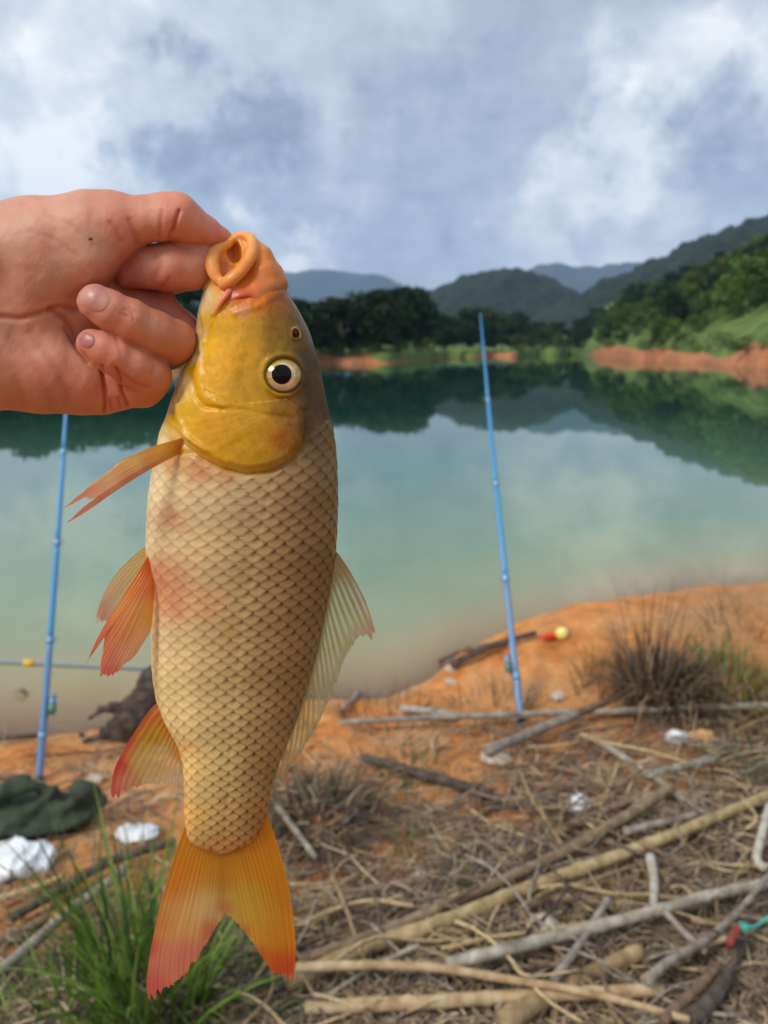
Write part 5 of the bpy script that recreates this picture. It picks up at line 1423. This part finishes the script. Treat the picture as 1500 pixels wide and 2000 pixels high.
def rod(base_px, tip_px, tip_y, label, r0, r1, reel_t, side):
    b0 = ground_pt(np.array(base_px[0]), np.array(base_px[1])); b0 = b0 - np.array([0, 0, .02])
    d = ray(*map(np.array, tip_px)); t1 = CAM + d * (tip_y / d[1])
    ax = t1 - b0; Ln = np.linalg.norm(ax)
    e = empty('fishing_rod', b0, label, 'fishing rod', 'blue rods standing on the bank')
    at_ = lambda s: b0 + ax * s + np.array([0, 0, -.0]) + np.array([.02 * Ln * math.sin(math.pi * s) * side * .15, 0, 0])
    rr = lambda s: (r0 + (r1 - r0) * s) * (1 - .62 * max(0, (s - .70) / .30))
    cuts = [0, .10, .30, .52, .74, 1.0]
    for k in range(5):
        s = np.linspace(cuts[k], cuts[k + 1], 10); st = 1.12 - .0 * k
        v_, q_, t_ = tube([at_(x) for x in s], [rr(x) * (1.0) for x in s], 12)
        sec = part('rod_section', v_, e, quads=q_, tris=t_, mat=(M_BLUE2 if k < 2 else M_BLUE))
        if k:
            s2 = np.linspace(cuts[k] - .006, cuts[k] + .008, 4)
            v_, q_, t_ = tube([at_(x) for x in s2], [rr(x) * 1.3 for x in s2], 12)
            part('collar', v_, sec, quads=q_, tris=t_, mat=M_RING)
        if k >= 2:   # line guide
            c = at_(cuts[k] + .004); a = np.linspace(0, 2 * math.pi, 17); gr = .012 - .001 * k
            ring = np.stack([c[0] + side * (rr(cuts[k]) + gr) + gr * np.cos(a), np.full(17, c[1]), c[2] + gr * np.sin(a)], 1)
            v_, q_, t_ = tube(ring, .0015, 6, False)
            part('line_guide', v_, e, quads=q_, mat=M_RING)
    s = np.linspace(0, .02, 3); v_, q_, t_ = tube([at_(x) for x in s], [r0 * 1.25] * 3, 12); part('butt_cap', v_, e, quads=q_, tris=t_, mat=M_BLK)
    # spinning reel on a foot beside the blank
    c = at_(reel_t); sd = np.array([side, -.25, 0]); sd /= np.linalg.norm(sd); axn = ax / Ln
    reel = obj('reel', mesh_data('reel', tube([c - b0 + sd * x for x in (0, .014, .03)], [.006, .005, .012], 10)[0], quads=tube([c, c + sd, c + 2 * sd], 1, 10)[1], mat=M_BLK), e)
    o = c + sd * .034
    v_, q_, t_ = tube([o - axn * .034, o - axn * .020, o + axn * .004, o + axn * .012], [.012, .017, .016, .010], 14); part('gear_body', v_, reel, quads=q_, tris=t_, mat=M_REELG)
    v_, q_, t_ = tube([o + axn * .012, o + axn * .016, o + axn * .034, o + axn * .038], [.016, .012, .012, .016], 16); part('spool', v_, reel, quads=q_, tris=t_, mat=M_RING)
    ha = np.array([-side * .2, -1, 0.]); v_, q_, t_ = tube([o - axn * .012, o - axn * .012 + ha * .03, o - axn * .03 + ha * .036], [.003, .003, .006], 8); part('crank', v_, reel, quads=q_, tris=t_, mat=M_BLK)
    a = np.linspace(-1.5, 1.5, 12); bail = np.array([o + axn * (.03 + .018 * math.cos(x)) + np.array([0, -1, 0]) * .022 * math.sin(x) for x in a]); v_, q_, t_ = tube(bail, .0014, 6); part('bail', v_, reel, quads=q_, tris=t_, mat=M_RING)
    return e


rod((1020, 1418), (938, 612), 4.6, 'blue rod standing by the orange mound, its foot behind the weathered branch', .0165, .0085, .125, -1)
rod((74, 1528), (136, 690), 3.6, 'blue rod standing by the olive bag, half hidden behind the hand', .0145, .0085, .165, 1)
# a third pole laid out level over the water
pa = ray(np.array(-420.), np.array(1272.)); pb = ray(np.array(470.), np.array(1315.))
p0 = CAM + pa * (3.0 / pa[1]); p1 = CAM + pb * (3.25 / pb[1])
e = empty('fishing_pole', p0, 'thin grey fishing pole held out level over the shallows behind the fish', 'fishing rod')
s = np.linspace(0, 1, 14)[:, None]
v_, q_, t_ = tube(p0 + (p1 - p0) * s, np.linspace(.014, .010, 14), 10)
part('rod_section', v_, e, quads=q_, tris=t_, mat=principled('pole_grey', lint(150, 160, 156), .35))
pc = p0 + (p1 - p0) * .515; v_, q_, t_ = tube([pc - (p1 - p0) * .012, pc, pc + (p1 - p0) * .012], [.0155, .016, .0152], 10)
part('yellow_band', v_, e, quads=q_, tris=t_, mat=M_YEL)
# fork that carries it
pf = p0 + (p1 - p0) * .12; gz_ = float(ground_z(pf[0], pf[1] - .0))
e2 = empty('rod_rest', (pf[0], pf[1], gz_ - .05), 'plain metal rod rest carrying the level grey pole', 'rod rest')
v_, q_, t_ = merge([tube([(pf[0], pf[1], gz_ - .05), (pf[0], pf[1], pf[2] - .03)], .006, 8), tube([(pf[0], pf[1], pf[2] - .03), (pf[0], pf[1] - .025, pf[2] - .008), (pf[0], pf[1] - .03, pf[2] + .02)], .005, 8),
                   tube([(pf[0], pf[1], pf[2] - .03), (pf[0], pf[1] + .025, pf[2] - .008), (pf[0], pf[1] + .03, pf[2] + .02)], .005, 8)])
part('fork', v_, e2, quads=q_, tris=t_, mat=M_RING)


# ---- driftwood stump, bags, scraps (signed-distance shapes on the bank, metres)
def blob(name, fn, box, step, base, mat, label, cat, disp=None, colf=None):
    ax_ = [np.arange(a, b_, step, dtype=np.float32) for a, b_ in box]
    Pm = np.meshgrid(*ax_, indexing='ij', sparse=True)
    V, Q = nets(fn(Pm).astype(np.float32), *ax_)
    if disp is not None:
        V = V + vnormals(V, Q) * disp(V)[:, None]
    o = obj(name, mesh_data(name, V, quads=Q, mat=mat), None, base)
    return props(o, label, cat)


M_STUMP = noisy('driftwood', lint(48, 38, 34), lint(78, 64, 56), 30, .9, bump=(60, .8, .01), c3=lint(112, 96, 84))
c = ground_pt(np.array(262.), np.array(1438.))
kpx = np.linalg.norm(c - CAM) / F_PX
q = lambda x, y, z=0.: ((x - 262) * kpx, z, (1438 - y) * kpx * 1.12)
def stump(P):
    f = chain(P, [(*q(258, 1440), .075), (*q(275, 1400), .085), (*q(305, 1362, .05), .085), (*q(335, 1345, .12), .06), (*q(370, 1330, .2), .04)], .05)
    f = smin(f, chain(P, [(*q(268, 1405), .05), (*q(238, 1415, -.02), .035), (*q(212, 1432, -.03), .026), (*q(186, 1440, -.03), .02), (*q(172, 1428, -.03), .012)], .02), .03)
    f = smin(f, chain(P, [(*q(270, 1385), .04), (*q(238, 1384, -.02), .022), (*q(210, 1388, -.02), .014), (*q(190, 1402, -.02), .010)], .02), .02)
    f = smin(f, chain(P, [(*q(262, 1420), .05), (*q(238, 1446, -.05), .03), (*q(215, 1458, -.06), .018)], .02), .03)
    f = smin(f, chain(P, [(*q(290, 1390), .05), (*q(330, 1420, .02), .035), (*q(350, 1446, .02), .03)], .02), .03)
    return f
blob('driftwood_stump', stump, ((-.36, .5), (-.25, .42), (-.12, .45)), .010, c, M_STUMP, 'dark gnarled driftwood root lying at the waterline behind the anal fin', 'driftwood', lambda V: .012 * fbm(V, 14, 4, 71.0) + .006 * fbm(V * np.array([1, 1, 3]), 30, 3, 72.0))

M_OLIVE = noisy('olive_cloth', lint(48, 56, 42), lint(66, 76, 56), 14, .85, bump=(240, .4, .002))
c = ground_pt(np.array(60.), np.array(1628.)); kpx = np.linalg.norm(c - CAM) / F_PX
q = lambda x, y, z=0.: ((x - 60) * kpx, z, (1628 - y) * kpx * 1.5)
def bag(P):
    f = sd_ell(P, q(120, 1606, .02), (.10, .085, .055)); f = smin(f, sd_ell(P, q(40, 1604, 0), (.15, .11, .06)), .05)
    f = smin(f, sd_ell(P, q(-60, 1606, 0), (.18, .12, .07)), .05)
    f = smin(f, chain(P, [(*q(-80, 1590, 0), .03), (*q(10, 1578, -.02), .028), (*q(60, 1568, .0), .024), (*q(105, 1586, .02), .02)], .03), .02)
    f = smin(f, chain(P, [(*q(95, 1602, -.05), .02), (*q(150, 1580, 0), .03), (*q(168, 1590, .03), .03)], .03), .02)
    return smax(f, -chain(P, [(*q(20, 1590, -.09), .012), (*q(80, 1586, -.07), .016), (*q(110, 1600, -.06), .01)], .02), .015)
blob('cloth_bag', bag, ((-.5, .34), (-.22, .22), (-.05, .22)), .0075, c, M_OLIVE, 'crumpled olive green cloth bag lying behind the white plastic bag', 'bag', lambda V: .014 * (1 - 2 * np.abs(fbm(V * np.array([1, 1, 2.]), 9, 2, 73.0))) + .005 * fbm(V, 34, 3, 74.0))

M_PLASTIC = principled('white_plastic', lint(236, 238, 240), .35, Subsurface_Weight=.1, bump=(45, .6, .01))
def crumple(px, py, rx, ry, rz, label, name, cat, seed, mat, step=.005, amp=.012, fr=22):
    c = ground_pt(np.array(float(px)), np.array(float(py)))
    def fn(P):
        f = sd_ell(P, (0, 0, rz * .55), (rx, ry, rz)); f = smin(f, sd_ell(P, (rx * .5, -ry * .1, rz * .4), (rx * .6, ry * .6, rz * .55)), .02)
        return smin(f, sd_ell(P, (-rx * .55, ry * .15, rz * .35), (rx * .5, ry * .7, rz * .5)), .02)
    g = 1.35
    def dsp(V):
        r1 = 1 - np.abs(fbm(V, fr, 3, seed)); return amp * (r1 ** 2 - .5) * 1.6 + amp * .5 * fbm(V, fr * .5, 2, seed + 1)
    return blob(name, fn, ((-rx * g - .03, rx * g + .03), (-ry * g - .03, ry * g + .03), (-.03, rz * 2 + .03)), step, c, mat, label, cat, dsp)


crumple(28, 1690, .115, .085, .042, 'crumpled white plastic bag lying in front of the olive bag', 'plastic_bag', 'bag', 81.0, M_PLASTIC, .005, .016, 10)
crumple(270, 1632, .065, .05, .016, 'flat white scrap of plastic behind the green grass blades', 'plastic_scrap', 'litter', 82.0, M_PLASTIC, .004, .008, 14)
crumple(1131, 1584, .036, .032, .040, 'small bright white foam lump beside the dark thin stick', 'foam_lump', 'litter', 83.0, M_PLASTIC, .003, .004, 40)
crumple(1322, 1450, .045, .034, .034, 'small white scrap at the end of the grey stick', 'plastic_scrap', 'litter', 84.0, M_PLASTIC, .003, .005, 34)
M_TANP = noisy('tan_paper', lint(206, 152, 92), lint(226, 180, 122), 20, .7)
crumple(1368, 1450, .055, .038, .036, 'small tan paper scrap beside the white scrap', 'paper_scrap', 'litter', 85.0, M_TANP, .003, .005, 30)
M_STONE = noisy('pale_stone', lint(150, 134, 114), lint(196, 182, 162), 24, .9, bump=(50, .6, .01), c3=lint(216, 206, 190))
crumple(1062, 1842, .045, .042, .055, 'pale stone half buried behind the silver-grey branch', 'stone', 'stone', 86.0, M_STONE, .003, .005, 26)
for k, (px, py, r, lb) in enumerate(((880, 1310, .028, 'small pale stone at the tip of the orange mound'), (880, 1335, .026, 'small dull stone under the pale stone of the mound'), (1090, 1364, .036, 'pale stone at the foot of the mound beside the rod'),
                                     (970, 1648, .022, 'pale pebble in the litter above the tan reed'), (1000, 1640, .02, 'small pale pebble beside the tiny green sprigs'), (930, 1690, .016, 'white chip standing in the litter above the tan reed'), (1300, 1590, .032, 'grey-white stone beside the long tan reed'),
                                     (1460, 1670, .026, 'pale stone beside the bleached crooked stick'), (1010, 1880, .026, 'brownish stone under the silver-grey branch'), (820, 1722, .03, 'pale flat stone on the mottled broken branch'), (970, 1490, .06, 'yellowish flat stone in the bare orange patch'),
                                     (185, 1525, .03, 'pale pebble behind the tall green grass'), (8, 1938, .03, 'white pebble beside the long pale grey pole'))):
    crumple(px, py, r, r * .85, r * .55, lb, 'stone', 'stone', 90.0 + k, M_STONE, .0035, r * .14, .7 / r)
# float: red body, bright yellow ball
c = ground_pt(np.array(1085.), np.array(1252.)) + np.array([0, 0, .012])
e = empty('fishing_float', c, 'red fishing float with a bright yellow end lying on the mound', 'float')
v_, q_, t_ = tube([c + (-.085, 0, .006), c + (-.06, 0, .012), c + (-.02, 0, .018), c + (.005, 0, .016)], [.004, .014, .018, .012], 12)
part('float_body', v_, e, quads=q_, tris=t_, mat=principled('float_red', lint(236, 70, 28), .3))
s = np.linspace(-1, 1, 11); v_, q_, t_ = tube([c + (.03 + .034 * x, 0, .028) for x in s * .99], [max(.034 * math.sqrt(1 - (x * .985) ** 2), .004) for x in s], 16)
part('float_ball', v_, e, quads=q_, tris=t_, mat=principled('float_yellow', lint(255, 232, 120), .15, Coat_Weight=1.0))
# green cord knotted round a twig, red rag beside it
gp = ground_pt(np.array([1452., 1458, 1466, 1478, 1490, 1506, 1524]), np.array([1812., 1806, 1812, 1808, 1800, 1788, 1776]), .11)
v_, q_, t_ = tube(smooth_line(gp, 30), .0045, 8, True, .05, 5)
a = np.linspace(0, 12, 34); kn = np.stack([gp[0][0] + .012 * np.cos(a), gp[0][1] + .010 * np.sin(a), gp[0][2] + np.linspace(-.008, .010, 34)], 1)
v2, q2, t2 = tube(kn, .0045, 8)
v_, q_, t_ = merge([(v_, q_, t_), (v2, q2, t2)])
props(single('cord', v_, gp[0], quads=q_, tris=t_, mat=noisy('cord_green', lint(40, 150, 130), lint(84, 190, 170), 120, .6)), 'turquoise cord knotted round a twig beside the dark forked root', 'cord')
(v_, q_, t_), pts = stick_geo([(1424, 1845), (1434, 1825), (1444, 1812)], 6, 7, .10, 7, 0, 10)
props(single('rag', v_, pts[0], quads=q_, tris=t_, mat=noisy('rag_red', lint(120, 44, 34), lint(160, 70, 54), 60, .85)), 'dull red strip of rag beside the turquoise cord', 'rag')
# curled dead leaf floating in the shallows
c = on_z(np.array(42.), np.array(1358.), WATER_Z)
lf = np.array([(-.05, .0, .012), (-.02, .01, .03), (.01, .0, .032), (.03, -.01, .012), (.028, -.02, -.01)])
v_, q_, t_ = tube(smooth_line(lf, 14) + c, np.r_[np.linspace(.002, .018, 7), np.linspace(.018, .004, 7)], 8, squash=.3)
props(single('dead_leaf', v_, c, quads=q_, tris=t_, mat=M_BROWN), 'curled brown leaf floating in the shallows beside the rod', 'leaf')
# ================================================================== air
m = bpy.data.materials.new('haze_air'); m.use_nodes = True; nt = m.node_tree; nt.nodes.clear(); out = N(nt, 'ShaderNodeOutputMaterial')
pv_ = N(nt, 'ShaderNodeVolumePrincipled'); pv_.inputs['Density'].default_value = HAZE; pv_.inputs['Color'].default_value = (.50, .70, 1.0, 1); pv_.inputs['Anisotropy'].default_value = .2
L(nt, pv_.outputs[0], out.inputs['Volume'])
x0, x1, y0, y1, z0, z1 = -14000, 14000, -2500, 6900, -8, 900
bv = np.array([(x, y, z) for x in (x0, x1) for y in (y0, y1) for z in (z0, z1)], float)
bq = [(0, 1, 3, 2), (4, 6, 7, 5), (0, 4, 5, 1), (2, 3, 7, 6), (0, 2, 6, 4), (1, 5, 7, 3)]
hz_o = obj('haze', mesh_data('haze', bv, quads=bq, mat=m, smooth=False))
props(hz_o, 'pale blue air over the lake and hills', kind='stuff')
